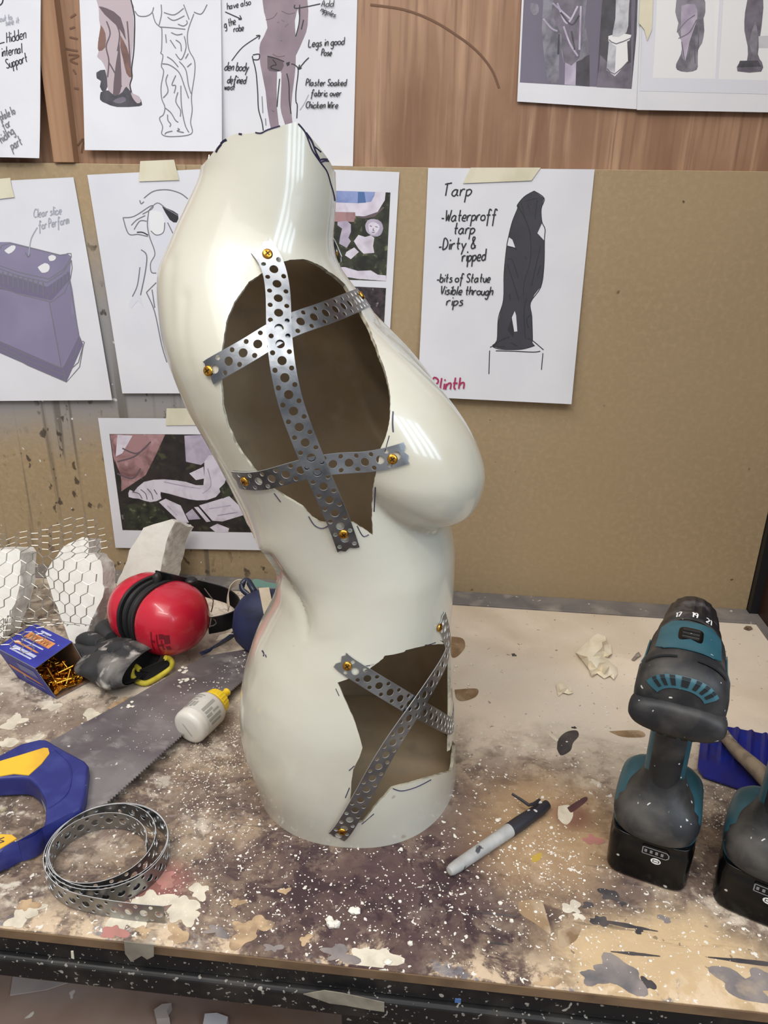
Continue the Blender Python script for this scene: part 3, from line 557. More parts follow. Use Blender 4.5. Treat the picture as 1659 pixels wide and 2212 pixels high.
# tarp drawing
s = P((925,363), (1284,366), (1232,869), (903,853), 'white sheet headed Tarp with a charcoal draped figure on a plinth', d0=.002, curl=.010)
c = crop(860, 340, 3.606)
s.fill(c([(1060,262),(1138,318),(1115,400),(1122,510),(1085,590),(1140,650),(1135,850),(1115,1000),(1060,1070),(1025,1140),(1040,1240),(1045,1440),(1062,1462),(960,1488),(860,1496),(770,1480),(735,1465),(770,1420),(775,1300),(800,1180),(820,1110),(825,900),(845,690),(912,702),(890,640),(860,620),(890,500),(930,400),(928,370),(985,305)]), 'tarp')
s.fill(c([(908,1195),(885,1245),(903,1355),(927,1352),(918,1230)]), 'white'); s.fill(c([(885,1250),(902,1350),(895,1400),(850,1340)]), 'ink')
for l in ([(1060,262),(985,305),(930,370),(930,400),(890,500),(860,620),(845,700),(825,900),(820,1110),(780,1250),(770,1420),(735,1465),(800,1490),(960,1490),(1062,1462)], [(1060,262),(1138,318),(1115,400),(1120,500),(1145,560),(1140,640),(1135,850),(1110,1010),(1030,1130),(1040,1240),(1045,1430)], [(960,350),(990,480),(1030,600),(1030,800),(985,960),(975,1070)], [(990,340),(1085,318)], [(1010,370),(1025,410)], [(1085,330),(1065,480)], [(850,795),(890,800),(935,940)], [(850,830),(900,980),(940,1110)], [(1110,690),(1060,900),(1040,1000)], [(990,770),(1000,800)], [(1110,840),(1085,920)], [(1000,1100),(980,1200),(990,1410)], [(1035,1220),(1000,1260),(1015,1330)], [(735,1470),(800,1420),(870,1395)], [(735,1470),(830,1470)], [(1000,1410),(1040,1420),(1130,1495)], [(715,1475),(760,1455)], [(760,1502),(900,1505),(1050,1512),(1105,1505)], [(712,1500),(706,1680)], [(1125,1520),(1113,1648)], [(868,1060),(872,1110)], [(880,1440),(925,1465)], [(930,370),(1000,500),(1030,600)], [(850,690),(905,705),(925,720)]): s.line(c(l), 1.9, 'ink', 4)
s.text('Tarp', 957, 423, 60, 14, 0, w=2.9); s.text('-Waterproff', 953, 478, 118, 12, -1, w=2.8); s.text('tarp', 980, 505, 44, 12, 0, w=2.8); s.text('-Dirty &', 947, 540, 80, 12, -3, w=2.8); s.text('ripped', 998, 565, 50, 12, -4, w=2.8)
s.text('-bits of Statue', 943, 609, 115, 9, 0, w=2.5); s.text('Visible through', 951, 635, 112, 9, 1, w=2.5); s.text('rips', 964, 659, 35, 10, 0, w=2.5); s.text('Plinth', 933, 839, 68, 12, -2, 'mag', 3.4)
s.tape([(1017,362),(1168,362),(1148,390),(1000,396)]); s.done('tarp_drawing')
# two statue prints at the upper right
s = P((1137,-190), (1400,-190), (1380,234), (1118,217), 'print of a violet-grey statue photo beside a white pedestal, upper right of the wall', 'photo print', d0=-.0100, curl=.002)
c = crop(1090, 0, 2.916)
s.fill(c([(150,-500),(860,-500),(812,549),(100,508)]), 'vio'); s.fill(c([(390,360),(460,370),(455,528),(385,522)]), 'stone'); s.fill(c([(460,370),(545,330),(545,535),(455,528)]), 'gsd'); s.fill(c([(650,-500),(870,-500),(845,200),(812,549),(590,538),(625,0)]), 'gsd'); s.fill(c([(610,330),(700,420),(812,380),(812,549),(590,538)]), 'stone3')
s.fill(c([(230,-300),(530,-300),(515,100),(540,280),(500,360),(380,380),(350,220),(350,480),(310,510),(275,480),(240,180),(250,0)]), 'gst', 2); s.fill(c([(340,-100),(500,-100),(480,350),(380,375),(365,200),(300,60)]), 'stone3', 2); s.fill(c([(240,190),(340,190),(340,470),(310,500),(280,470)]), 'gst', 2)
for l in ([(340,0),(400,130),(470,20)], [(380,150),(420,260),(470,340)], [(490,20),(480,300)], [(250,100),(300,160),(340,180)], [(310,0),(420,100)]): s.line(c(l), 4, 'stone')
for l in ([(360,60),(430,140),(480,80)], [(430,180),(450,300)], [(350,200),(345,330)]): s.line(c(l), 4, 'gsd')
s.fill(c([(170,0),(215,10),(220,60),(190,80),(165,50)]), 'gst', 2)
s.fill(c([(665,212),(740,190),(812,205),(800,240),(715,280),(665,245)]), 'pal'); s.fill(c([(668,250),(715,278),(705,470),(652,430)]), 'wst'); s.fill(c([(715,278),(785,245),(790,380),(705,470)]), 'pal'); s.fill(c([(720,-300),(810,-300),(795,60),(780,190),(690,215),(710,100)]), 'wst', 2)
for l in ([(668,235),(715,262),(808,225)], [(655,420),(705,455),(790,375)]): s.line(c(l), 2.5, 'stone3', 2)
s.done('photo_print')
s = P((1398,-190), (1720,-190), (1700,242), (1378,236), 'print with two small grey statue pictures in frames, at the top right corner', 'photo print', d0=-.0085, curl=.003)
s.fill(c([(900,-500),(1850,-500),(1850,590),(860,565)]), 'plg'); s.fill(c([(985,-300),(1390,-300),(1342,488),(945,480)]), 'pal'); s.fill(c([(1412,-300),(1850,-300),(1850,500),(1362,490)]), 'pal')
s.fill(c([(1105,-60),(1090,60),(1110,130),(1100,180),(1130,250),(1125,330),(1095,390),(1100,430),(1160,445),(1225,430),(1232,380),(1235,300),(1260,260),(1275,180),(1270,100),(1282,60),(1262,-60)]), 'gst', 2); s.fill(c([(1130,20),(1215,10),(1230,100),(1180,250),(1150,380),(1130,300),(1125,150)]), 'stone', 2)
for l in ([(1100,190),(1160,120),(1215,80)], [(1110,230),(1180,190),(1225,110)], [(1190,250),(1170,380)], [(1240,130),(1235,300)], [(1210,200),(1215,390)], [(1130,250),(1150,390)]): s.line(c(l), 2.2, 'stone3')
s.fill(c([(1560,-60),(1535,60),(1530,180),(1550,280),(1545,370),(1500,380),(1484,440),(1635,442),(1640,380),(1615,330),(1640,150),(1650,-60)]), 'stone3', 2); s.fill(c([(1500,372),(1615,370),(1636,410),(1484,415)]), 'gsd'); s.fill(c([(1600,120),(1560,260),(1600,360),(1615,200)]), 'gst', 2); s.fill(c([(1620,215),(1850,200),(1850,290),(1620,290)]), 'wst')
s.tape([(1388,-30),(1416,-30),(1412,60),(1402,84),(1396,60),(1384,45)]); s.done('photo_print')
MATTE = None

# ------------------------------------------------------------------ mannequin torso (hollow shell, facing right)
TZ = np.linspace(0, .66, 56); NEXP = 2.25
def hump(th, z):
    b = 0
    for th0, k in ((-.36, 1.0), (.62, .72)):
        dt = (th-th0+PI) % (2*PI)-PI; zc = .352+.018*dt*dt
        sz = (z-zc)/np.where(z > zc, .122, .055); rho = (dt/.70)**2+sz**2; e = 1.0+.35*np.clip(sz, 0, 1)-.42*np.clip(-sz*1.4, 0, 1)
        b = np.maximum(b, k*.0585*np.clip(1-rho, 0, 1)**e)
    return b
def S(th, z):
    """outer skin of the torso"""
    th = np.asarray(th, float); z = np.asarray(z, float)
    cx, a, b, cy = (np.interp(z, TZ, A) for A in (T_CX, T_A, T_B, T_CY))
    c, s = np.cos(th), np.sin(th); sc, ss = np.sign(c)*abs(c)**(2/NEXP), np.sign(s)*abs(s)**(2/NEXP)
    h = hump(th, z); n = np.sqrt((c/a)**2+(s/b)**2)
    return np.stack([cx+a*sc+h*(c/a)/n, cy+b*ss+h*(s/b)/n, z+np.zeros_like(th)], -1)
NT, NZ = 220, 200
tt, zz = np.meshgrid(np.arange(NT)*2*PI/NT, np.linspace(0, .66, NZ), indexing='xy')
SP = S(tt, zz)                                    # NZ x NT x 3
for _ in range(2): SP[1:-1] = .5*SP[1:-1]+.25*(SP[2:]+SP[:-2])
# waist fold in the skin; shoulder-blade grooves shaped after streaky reflections
tan_t = np.roll(SP, -1, 1)-np.roll(SP, 1, 1); tan_z = np.gradient(SP, axis=0); NR = np.cross(tan_t, tan_z); NR /= np.linalg.norm(NR, axis=-1, keepdims=True)
def groove(pts, wpx, depth, step=0.0):
    px, py = proj(SP); facing = ((SP-CAM_LOC)*NR).sum(-1) < 0
    best = np.full(px.shape, 1e9); fade = np.zeros(px.shape); side = np.zeros(px.shape); q = smooth_line(pts, 6); n = len(q)
    for i in range(n-1):
        a, b = q[i], q[i+1]; dx, dy = b.x-a.x, b.y-a.y; L2 = dx*dx+dy*dy+1e-9
        t = np.clip(((px-a.x)*dx+(py-a.y)*dy)/L2, 0, 1); ex, ey = px-a.x-t*dx, py-a.y-t*dy; d = np.hypot(ex, ey); m = d < best
        best = np.where(m, d, best); u = (i+t)/(n-1); fade = np.where(m, u, fade); side = np.where(m, np.sign(ex*dy-ey*dx), side)
    f = np.clip(1-fade, 0, 1)**.7
    sd = best*side
    prof = depth*np.exp(-(best/wpx)**2) - step*np.where(sd > 0, np.exp(-(sd/(wpx*4))**2), 0)
    return np.where(facing, prof*f, 0)
disp = -groove([(585,1205),(606,1236),(628,1268),(650,1300),(664,1340),(668,1385)], 15, .007, .006)
disp -= groove([(400,640),(396,720),(412,800),(440,880)], 11, .0012)
disp -= groove([(372,560),(366,640),(376,730),(398,810)], 11, .0010)
SP = SP+NR*disp[..., None]
OUT = SP.reshape(-1, 3)
QF = [(i*NT+j, i*NT+(j+1) % NT, (i+1)*NT+(j+1) % NT, (i+1)*NT+j) for i in range(NZ-1) for j in range(NT)]
BV = BVHTree.FromPolygons([tuple(v) for v in OUT], QF)
def hit(x, y):
    d = Vector(ray(x, y)).normalized(); h = BV.ray_cast(Vector(CAM_LOC), d)
    return (h[0], h[1], h[3]) if h[0] is not None else None
def hit_near(x, y):
    """surface point under a pixel, or the closest skin point when the pixel lies past the outline"""
    h = hit(x, y)
    if h: n = h[1]; return h[0], (n if n.dot(Vector(ray(x, y))) < 0 else -n)
    px, py = proj(OUT); m = ((OUT-CAM_LOC)@CF) < .66; k = int(np.argmin(np.where(m, (px-x)**2+(py-y)**2, 1e12)))
    t = Vector(OUT[k]); n = Vector(NR.reshape(-1, 3)[k]); return t, n
creamskin = mat('cream_gloss_paint', (197,193,178), .24, vary=[((190,184,166), 9, .45, .7), ((192,190,179), 4, .5, .8)], coat=.55, bump=(13, .6), specks=[((170,160,148), 60, .775)])
inner = mat('bare_fibreglass', (160,140,112), .6, vary=[((138,118,92), 9, .4, .65), ((176,162,138), 6, .55, .8), ((146,130,108), 60, .5, .7)])
rimm = mat('cut_shell_edge', (196,188,168), .7, vary=((150,142,124), 120, .45, .6))
marker_l = mat('marker_pen_line', (44,38,66), .5)
torso = thing('mannequin_torso', 'glossy cream female mannequin torso with two ragged holes bridged by metal straps', 'mannequin', (-.084, -.408, 0))
TH = .0032; SP[0, :, 2] = 0
INN = (SP-NR*TH); INN[0, :, 2] = 0; INN = INN.reshape(-1, 3); OUT = SP.reshape(-1, 3); n0 = len(OUT)
sm = MB(); sm.add(OUT, QF, 0); sm.add(INN, [f[::-1] for f in QF], 1)
sm.f += [(j, n0+j, n0+(j+1) % NT, (j+1) % NT) for j in range(NT)]; sm.m += [2]*NT
T0 = (NZ-1)*NT; sm.f += [(T0+(j+1) % NT, n0+T0+(j+1) % NT, n0+T0+j, T0+j) for j in range(NT)]; sm.m += [2]*NT
shell = obj('shell', sm, [creamskin, inner, rimm], None, origin=False, ang=35)
def jag(pts, amp, n=3):
    out = []
    for i, (x, y) in enumerate(pts):
        X, Y = pts[(i+1) % len(pts)]; out.append((x, y)); L = math.hypot(X-x, Y-y)
        for k in range(1, int(L/12)): t = k/int(L/12); out.append((x+(X-x)*t+random.uniform(-amp, amp), y+(Y-y)*t+random.uniform(-amp, amp)))
    return out
def cutter(pts, near, back, through=None):
    n = len(pts); A = []; M_ = []; B = []; NN = [hit_near(x, y)[1] for x, y in pts]
    for i, (x, y) in enumerate(pts):
        d = Vector(ray(x, y)); d.normalize(); o = Vector(CAM_LOC)
        if through is None and hit(x, y):
            nn = sum((NN[(i+q) % n] for q in range(-5, 6)), Vector()).normalized(); dd = (d*.35-nn*.65).normalized(); h = hit(x, y)[0]
            bk = back if not (x > 962 and y > 1385) else back+.035
            A.append(h-dd*.012-d*.10); M_.append(h-dd*.012); B.append(h+dd*bk); continue
        if through is None: t_ = (hit_near(x, y)[0]-o).length; A.append(o+d*(t_-.112)); M_.append(o+d*(t_-.012)); B.append(o+d*(t_+back+.035)); continue
        M_.append(o+d*(near*.5+through*.5))
        t = (hit_near(x, y)[0]-o).length if through is None else 0
        A.append(o+d*(near if through is not None else t-near)); bk = back if hit(x, y) and not (x > 962 and y > 1385) else back+.035; B.append(o+d*(through if through is not None else t+bk))
    bm = bmesh.new(); va = [bm.verts.new(p) for p in A]; vm = [bm.verts.new(p) for p in M_]; vb = [bm.verts.new(p) for p in B]
    bm.faces.new(va); bm.faces.new(vb[::-1])
    for i in range(n):
        j = (i+1) % n; bm.faces.new((va[i], vm[i], vm[j], va[j])[::-1]); bm.faces.new((vm[i], vb[i], vb[j], vm[j])[::-1])
    bmesh.ops.triangulate(bm, faces=bm.faces); bmesh.ops.recalc_face_normals(bm, faces=bm.faces)
    me = bpy.data.meshes.new('cut'); bm.to_mesh(me); bm.free(); me.materials.append(rimm)
    o = bpy.data.objects.new('cut', me); COL.objects.link(o); return o
c = crop(420, 520, 3.16)
HOLE1 = c([(650,130),(740,125),(850,165),(950,230),(1030,300),(1110,430),(1190,580),(1250,740),(1310,920),(1335,1050),(1335,1200),(1310,1320),(1270,1420),(1240,1580),(1215,1700),(1210,1900),(1216,2010),(1195,1995),(1130,1955),(1085,1925),(900,1930),(850,1920),(800,1890),(740,1820),(620,1750),(540,1700),(400,1560),(300,1420),(230,1280),(190,1120),(180,960),(190,720),(215,560),(270,420),(370,280),(480,205),(560,155)])
c = crop(700, 1280, 3.8125)
HOLE2 = c([(380,625),(490,540),(500,520),(580,508),(660,488),(670,475),(750,455),(828,438),(832,428),(900,428),(1000,425),(1100,425),(1190,430),(1230,700),(1215,1100),(1160,1240),(1078,1250),(1065,1400),(1050,1470),(890,1520),(750,1560),(560,1610),(500,1680),(430,1750),(320,1890),(270,1900),(225,1800),(212,1745),(222,1640),(225,1560),(240,1460),(290,1360),(316,1280),(290,1180),(240,1030),(170,880),(110,742),(190,715)])
NECK = [(380,362),(432,362),(452,340),(470,316),(494,295),(512,288),(530,289),(560,285),(580,279),(602,273),(640,263),(648,270),(668,292),(690,318),(712,348),(724,372),(780,372),(780,60),(380,60)]
def cutit(o):
    md = shell.modifiers.new('cut', 'BOOLEAN'); md.operation = 'DIFFERENCE'; md.object = o; md.solver = 'MANIFOLD'
cuts = [cutter(jag(HOLE1, 1.1), .05, .032), cutter(jag(HOLE2, .7), .05, .040), cutter(NECK, .30, 0, 1.05)]
for o in cuts: cutit(o)
dg = bpy.context.evaluated_depsgraph_get(); me2 = bpy.data.meshes.new_from_object(shell.evaluated_get(dg), depsgraph=dg)
shell.modifiers.clear(); shell.data = me2
for o in cuts: bpy.data.objects.remove(o)
shell.parent = torso; me2.transform(wmat(torso).inverted())
me2.polygons.foreach_set('use_smooth', [True]*len(me2.polygons)); me2.set_sharp_from_angle(angle=math.radians(40))

# --- perforated fixing band
galv = mat('galvanised_steel', (146,149,153), .32, metal=1, vary=[((112,116,122), 60, .4, .65), ((172,176,182), 18, .52, .72)], bump=(120, .1))
edge_steel = mat('cut_edge_lit', (216,218,220), .4, metal=.6)  # cut rim coloured brighter than the band so its edges look lit
galv_d = mat('galvanised_steel_dull', (150,150,150), .42, metal=1, vary=((120,120,122), 40, .4, .65))
brass = mat('brass_screw', (214,160,66), .28, metal=1, vary=((170,116,40), 300, .4, .7)); brass_d = mat('screw_recess', (70,44,16), .5, metal=.6)
def perf(length, width, pitch=.0125, r1=.0034, r2=.0019, phase=.3, ragged=True, seg=14):
    """flat perforated band as triangles in (s,t)"""
    ns = max(8, int(length/.003)); h = width/2; top = []; bot = []
    for i in range(ns+1): top.append((length*i/ns, h)); bot.append((length*i/ns, -h))
    endr = [(length+.0012*random.uniform(-1, 1), h*.6), (length-.002, h*.15), (length+.001, -h*.3), (length-.001, -h*.7)] if ragged else []
    endl = [(.0008*random.uniform(-1, 1), -h*.6), (.002, -h*.1), (-.0008, h*.4), (.0012, h*.75)] if ragged else []
    poly = bot+[(x, y) for x, y in endr[::-1]]+top[::-1]+endl[::-1]
    holes = []; st = []; k = 0; s = phase*pitch
    while s < length-.001:
        for dx, dy, r in ((0, 0, r1), (pitch/2, .66*h, r2), (pitch/2, -.66*h, r2)):
            if r+.0012 < s+dx < length-r-.0012: holes.append([(s+dx+r*math.cos(2*PI*j/seg), dy+r*math.sin(2*PI*j/seg)) for j in range(seg)])
        s += pitch
    for i in range(1, ns*2):
        for dy in (-.92*h, -.3*h, .3*h, .92*h):
            x = length*i/(ns*2)
            if .003 < x < length-.003 and all((x-sum(p[0] for p in q)/seg)**2+(dy-sum(p[1] for p in q)/seg)**2 > (1.15*abs(q[0][0]-sum(p[0] for p in q)/seg))**2 for q in holes): st.append((x, dy))
    return cdt(poly, holes, st)
def band(name, pts, nrms, width, parent, m, phase=.3, pitch=.0125, r1=.0034, r2=.0019, ragged=True, th=.0007, extend=0):
    """bend a perforated band along 3-D points with surface normals"""
    p = smooth_line(pts, 8); nn = [Vector(v) for v in smooth_line(nrms, 8)]
    if extend: p[0] = p[0]+(p[0]-p[1]).normalized()*extend; p[-1] = p[-1]+(p[-1]-p[-2]).normalized()*extend
    cum = [0]
    for i in range(1, len(p)): cum.append(cum[-1]+(p[i]-p[i-1]).length)
    v, f = perf(cum[-1], width, pitch, r1, r2, phase, ragged); out = []; cum = np.array(cum)
    P3 = np.array([tuple(q) for q in p]); N3 = np.array([tuple(q) for q in nn])
    def at(s):
        s_ = min(max(s, 0), cum[-1]); q = np.array([np.interp(s_, cum, P3[:, k]) for k in range(3)]); n = np.array([np.interp(s_, cum, N3[:, k]) for k in range(3)])
        e = 2e-3; q1 = np.array([np.interp(min(s_+e, cum[-1]), cum, P3[:, k]) for k in range(3)]); q0 = np.array([np.interp(max(s_-e, 0), cum, P3[:, k]) for k in range(3)])
        t = q1-q0; t /= np.linalg.norm(t)+1e-12; b = np.cross(n, t); b /= np.linalg.norm(b)+1e-12; return q+t*(s-s_), b
    for s, t in v:
        q, b = at(s); out.append(q+b*t)
    return obj(name, MB().add(out, f), [m, edge_steel], parent, ang=30, solid=th, rim=1)
def screw_head(parent, p, n, r=.0040):
    n = n.normalized(); mb = MB(); mb.lathe(p, n, [(-.0005, r*.9), (.0004, r), (.0011, r*.93), (.0016, r*.7), (.0018, r*.4)], 20, 0)
    up = Vector((0, 0, 1)); a = n.cross(up).normalized(); b = n.cross(a); q = p+n*.00185
    for d, e in ((a, b), (b, a)):
        d = (d*.8+e*.6).normalized() if d == a else (d*.8-e*.6).normalized(); x = n.cross(d)*r*.13; mb.add([q-d*r*.55-x, q+d*r*.55-x, q+d*r*.55+x, q-d*r*.55+x], [(0, 1, 2, 3)], 1)
    return obj('screw', mb, [brass, brass_d], parent)
def strap(pxs, screws, width, lift, phase, m=galv, smooth_path=2, tail=None):
    P_ = []; N_ = []
    q = smooth_line(pxs, 3)
    for a in q:
        h, n = hit_near(a.x, a.y); P_.append(np.array(h)); N_.append(np.array(n))
    P_ = np.array(P_); N_ = np.array(N_)
    if tail:
        for th, z in tail: P_ = np.vstack([P_, S(th, z)]); e = S(th, z)-np.array([np.interp(z, TZ, T_CX), np.interp(z, TZ, T_CY), z]); N_ = np.vstack([N_, e/np.linalg.norm(e)])
    for _ in range(smooth_path): P_[1:-1] = .5*P_[1:-1]+.25*(P_[2:]+P_[:-2]); N_[1:-1] = .5*N_[1:-1]+.25*(N_[2:]+N_[:-2])
    N_ /= np.linalg.norm(N_, axis=1, keepdims=True); u = np.linspace(0, 1, len(P_)); L = .0010+lift*np.sin(PI*np.clip(u*1.0, 0, 1))**.5
    P_ = P_+N_*L[:, None]
    o = band('strap', [Vector(p) for p in P_], [Vector(n) for n in N_], width, torso, m, phase)
    for x, y in screws:
        h, n = hit_near(x, y); k = int(np.argmin(np.linalg.norm(P_-np.array(h), axis=1))); screw_head(o, Vector(h)+n*(float(L[k])+.0004), Vector(N_[k]))
    return o
strap([(452,806),(470,795),(520,768),(570,738),(620,708),(680,687),(740,664),(784,644)], [(453,801),(778,640)], .0185, .0010, .55)
strap([(510,1035),(533,1037),(570,1036),(620,1022),(680,1006),(740,999),(800,996),(850,986),(878,978)], [(532,1037),(848,991)], .0165, .0010, .3)
strap([(562,531),(577,553),(592,588),(600,640),(601,690),(604,745),(612,805),(628,872),(650,930),(672,985),(698,1045),(722,1100),(742,1150),(753,1186)], [(577,552),(742,1150)], .0185, .0034, .75, smooth_path=4)
strap([(735,1424),(751,1437),(790,1462),(840,1493),(890,1524),(940,1552),(978,1575)], [(751,1437)], .0170, .0010, .3, galv_d, tail=[(-.02, .066), (.18, .058)])
strap([(977,1352),(968,1400),(940,1450),(905,1505),(870,1558),(835,1612),(805,1668),(780,1718),(760,1756),(742,1788),(727,1806)], [(740,1790),(975,1366)], .0170, .0034, .6, galv_d, smooth_path=4)
def ringpt(th, z, lift):
    p = S(th, z); e = S(th, z)-np.array([np.interp(z, TZ, T_CX), np.interp(z, TZ, T_CY), z]); e[2] = 0; e /= np.linalg.norm(e); return Vector(p+e*lift), Vector(e)
def ringstrap(path, scr):
    r = [ringpt(t, z, .0012) for t, z in path]; o = band('strap', [a for a, _ in r], [b for _, b in r], .0175, torso, galv)
    for t, z in scr: a, b = ringpt(t, z, .0018); screw_head(o, a, b)
bp = MB(); pr_ = [S(t, .004) for t in np.arange(48)*2*PI/48]; cb = np.mean(pr_, 0)
bp.rings([[Vector(cb+(p-cb)*k+np.array([0, 0, h])) for p in pr_] for k, h in ((.955, 0), (.90, .004), (.6, .012), (.2, .015))], 0, True, True)
obj('base_plate', bp, inner, torso)
ringstrap([(3.05, .585), (2.75, .572), (2.4, .555), (2.0, .53)], [(2.95, .581)])
ringstrap([(.30, .508), (.55, .522), (.85, .530), (1.2, .535)], [(.4, .515)])
# marker pen lines round the cuts
def penline(pts, w=2.4):
    q = smooth_line(pts, 5); ps = []; ws = []
    for i, a in enumerate(q):
        h, n = hit_near(a.x, a.y); ps.append(Vector(h)+n*.0004)
    for i in range(len(ps)):
        t = (ps[min(i+1, len(ps)-1)]-ps[max(i-1, 0)]); n = (Vector(CAM_LOC)-ps[i]).normalized(); x = t.cross(n); ws.append(x.normalized()*w*.00038 if x.length > 1e-9 else Vector((w*.0003, 0, 0)))
    return obj('marker_line', MB().ribbon(ps, ws), marker_l, torso, smooth=False)
c = crop(400, 250, 4.879)
penline(c([(1190,85),(1260,170),(1300,270),(1340,370),(1420,490),(1490,590),(1530,720),(1560,820),(1575,900)]), 3.2); penline(c([(1270,180),(1330,270),(1370,380),(1410,460)]), 4.5); penline(c([(1350,320),(1430,385)]), 3); penline(c([(1410,470),(1450,458),(1500,462)]), 3.4); penline(c([(1430,490),(1470,476),(1512,480)]), 2.6)
penline(c([(565,192),(600,196)]), 3.5); penline(c([(740,178),(800,185),(870,150),(1000,108)]), 2.6); penline(c([(380,300),(410,270),(440,255)]), 5); penline(c([(330,390),(350,350),(385,305)]), 5)
c = crop(420, 520, 3.16)
penline(c([(1355,1165),(1352,1240),(1356,1306)]), 3); penline(c([(1330,1330),(1300,1440)]), 1.8); penline(c([(1236,1680),(1225,1850)]), 2.4); penline(c([(545,1722),(590,1782)]), 2); penline(c([(780,1880),(820,1940),(870,1962),(915,1945)]), 2); penline(c([(1110,1945),(1150,2015),(1190,2005)]), 2)
c = crop(700, 1280, 3.8125)
penline(c([(565,1612),(640,1632),(760,1600),(880,1540)]), 2.2); penline(c([(175,1690),(210,1605)]), 2); penline(c([(205,1465),(250,1425)]), 2); penline(c([(310,1905),(410,1820)]), 2); penline(c([(97,790),(125,850)]), 1.6); penline(c([(335,605),(380,598)]), 2); penline(c([(850,432),(918,410)]), 2)
penline([(567,1405),(571,1412),(570,1418)], 4); penline([(574,1414),(576,1420)], 3)

# ------------------------------------------------------------------ cordless drill
dark_rub = mat('dark_rubber', (40,40,42), .5, spec=.35, vary=[((80,76,72), 26, .44, .66), ((28,28,30), 20, .45, .7)], specks=[((205,203,198), 160, .745)])
teal = mat('teal_plastic', (40,82,94), .42, vary=((52,94,106), 30, .4, .7), specks=[((205,205,200), 140, .755)])
blackp = mat('black_plastic', (9,9,10), .22, spec=.3, specks=[((180,178,172), 120, .765)]); slotm = mat('vent_black', (10,14,18), .7)
chuckm = mat('chuck_black', (34,33,36), .35, vary=((90,88,92), 50, .55, .75)); whitep = mat('white_print', (225,225,222), .6); steel = mat('bright_steel', (190,186,176), .3, metal=1); gaugem = mat('gauge_grey', (120,120,122), .5)
def sell(cx, cy, z, hx, hy, n=32, e=3.0):
    return [(cx+hx*math.copysign(abs(math.cos(t))**(2/e), math.cos(t)), cy+hy*math.copysign(abs(math.sin(t))**(2/e), math.sin(t)), z) for t in (2*PI*j/n for j in range(n))]
def drill(loc, rz, label, group=None, body=True, tilt=0):
    t = thing('cordless_drill', label, 'drill', loc, rz, group); K = dict(parent=t, local=True)
    mb = MB(); mb.rings([sell(0, .002, z, hx, hy, 36, 6) for z, hx, hy in ((.0, .0335, .044), (.002, .0352, .0465), (.036, .0358, .047), (.040, .0345, .0455), (.046, .0345, .045))])
    b = obj('battery', mb, blackp, bevel=.001, **K)
    mb = MB(); y = -.0456; g = [(-.006, .034), (.0135, .034), (.0155, .036), (.0155, .039), (.0135, .041), (-.006, .041)]
    for i in range(6):
        (x0, z0), (x1, z1) = g[i], g[(i+1) % 6]; d = Vector((x1-x0, 0, z1-z0)).normalized(); n = Vector((d.z, 0, -d.x))*.0005
        mb.add([Vector((x0, y, z0))-n, Vector((x1, y, z1))-n, Vector((x1, y, z1))+n, Vector((x0, y, z0))+n], [(0, 1, 2, 3)])
    for k in range(4): x = -.0035+.0045*k; mb.add([(x-.001, y, .0358), (x+.0012, y, .0358), (x+.0012, y, .0392), (x-.001, y, .0392)], [(0, 1, 2, 3)])
    obj('charge_gauge', mb, gaugem, parent=b, local=True, smooth=False)
    mb = MB(); el = [(.006+.0042*math.cos(2*PI*j/24), y, .029+.0032*math.sin(2*PI*j/24)) for j in range(24)]; mb.add(el, [tuple(range(24))], 0)
    for (x0, z0, x1, z1) in ((.0035, .0300, .0085, .0306), (.0035, .0276, .0085, .0282), (.0035, .0276, .0041, .0306), (.0082, .0280, .0090, .0302)): mb.add([(x0, y-.0002, z0), (x1, y-.0002, z0), (x1, y-.0002, z1), (x0, y-.0002, z1)], [(0, 1, 2, 3)], 1)
    obj('battery_button', mb, [whitep, slotm], parent=b, local=True, smooth=False)
    mb = MB(); mb.rings([sell(0, .003, z, hx, hy, 36, 3.6) for z, hx, hy in ((.0462, .0365, .0445), (.054, .0375, .0455), (.066, .036, .043), (.073, .031, .037), (.077, .024, .029))])
    obj('foot', mb, teal, **K)
    mb = MB(); mb.rings([sell(0, cy, z, hx, hy, 36, 2.5) for z, cy, hx, hy in ((.0485, -.0195, .0335, .0275), (.058, -.0205, .0362, .0275), (.068, -.0175, .0335, .027), (.076, -.013, .027, .0255), (.083, -.008, .021, .024), (.092, -.006, .0175, .0215), (.1, -.006, .016, .0205))])
    obj('foot_overmould', mb, dark_rub, **K)
    # grip
    G = [(.070, -.004), (.10, -.004), (.13, -.006), (.16, -.008), (.185, -.008)]
    mb = MB(); mb.rings([sell(0, cy, z, .0172, .021, 28, 2.4) for z, cy in G]); obj('grip', mb, teal, **K)
    mb = MB(); mb.rings([sell(0, cy-.0045, z, .0145, .019, 28, 2.6) for z, cy in G]); obj('grip_overmould', mb, dark_rub, **K)
    mb = MB(); mb.rings([[(a[0], a[1], a[2]) for a in sell(0, .016, z, .008, h, 16)] for z, h in ((.125, .006), (.135, .009), (.15, .011), (.165, .012))]); obj('trigger', mb, blackp, **K)
    if not body: return t
    ZC = .200
    PR = [(-.066, .017, .016), (-.0645, .026, .024), (-.060, .0315, .030), (-.050, .0345, .034), (-.036, .0345, .0345), (-.030, .0335, .034), (-.026, .0325, .0325), (-.022, .0318, .0325), (-.016, .0315, .0325), (-.006, .0312, .032), (.008, .0308, .0315), (.018, .0300, .0305), (.026, .0285, .0285), (.030, .0265, .0265)]
    def sec(y, hx, hz, n=40, e=2.5): return [(a[0], y, ZC+a[1]) for a in sell(0, 0, 0, hx, hz, n, e)]
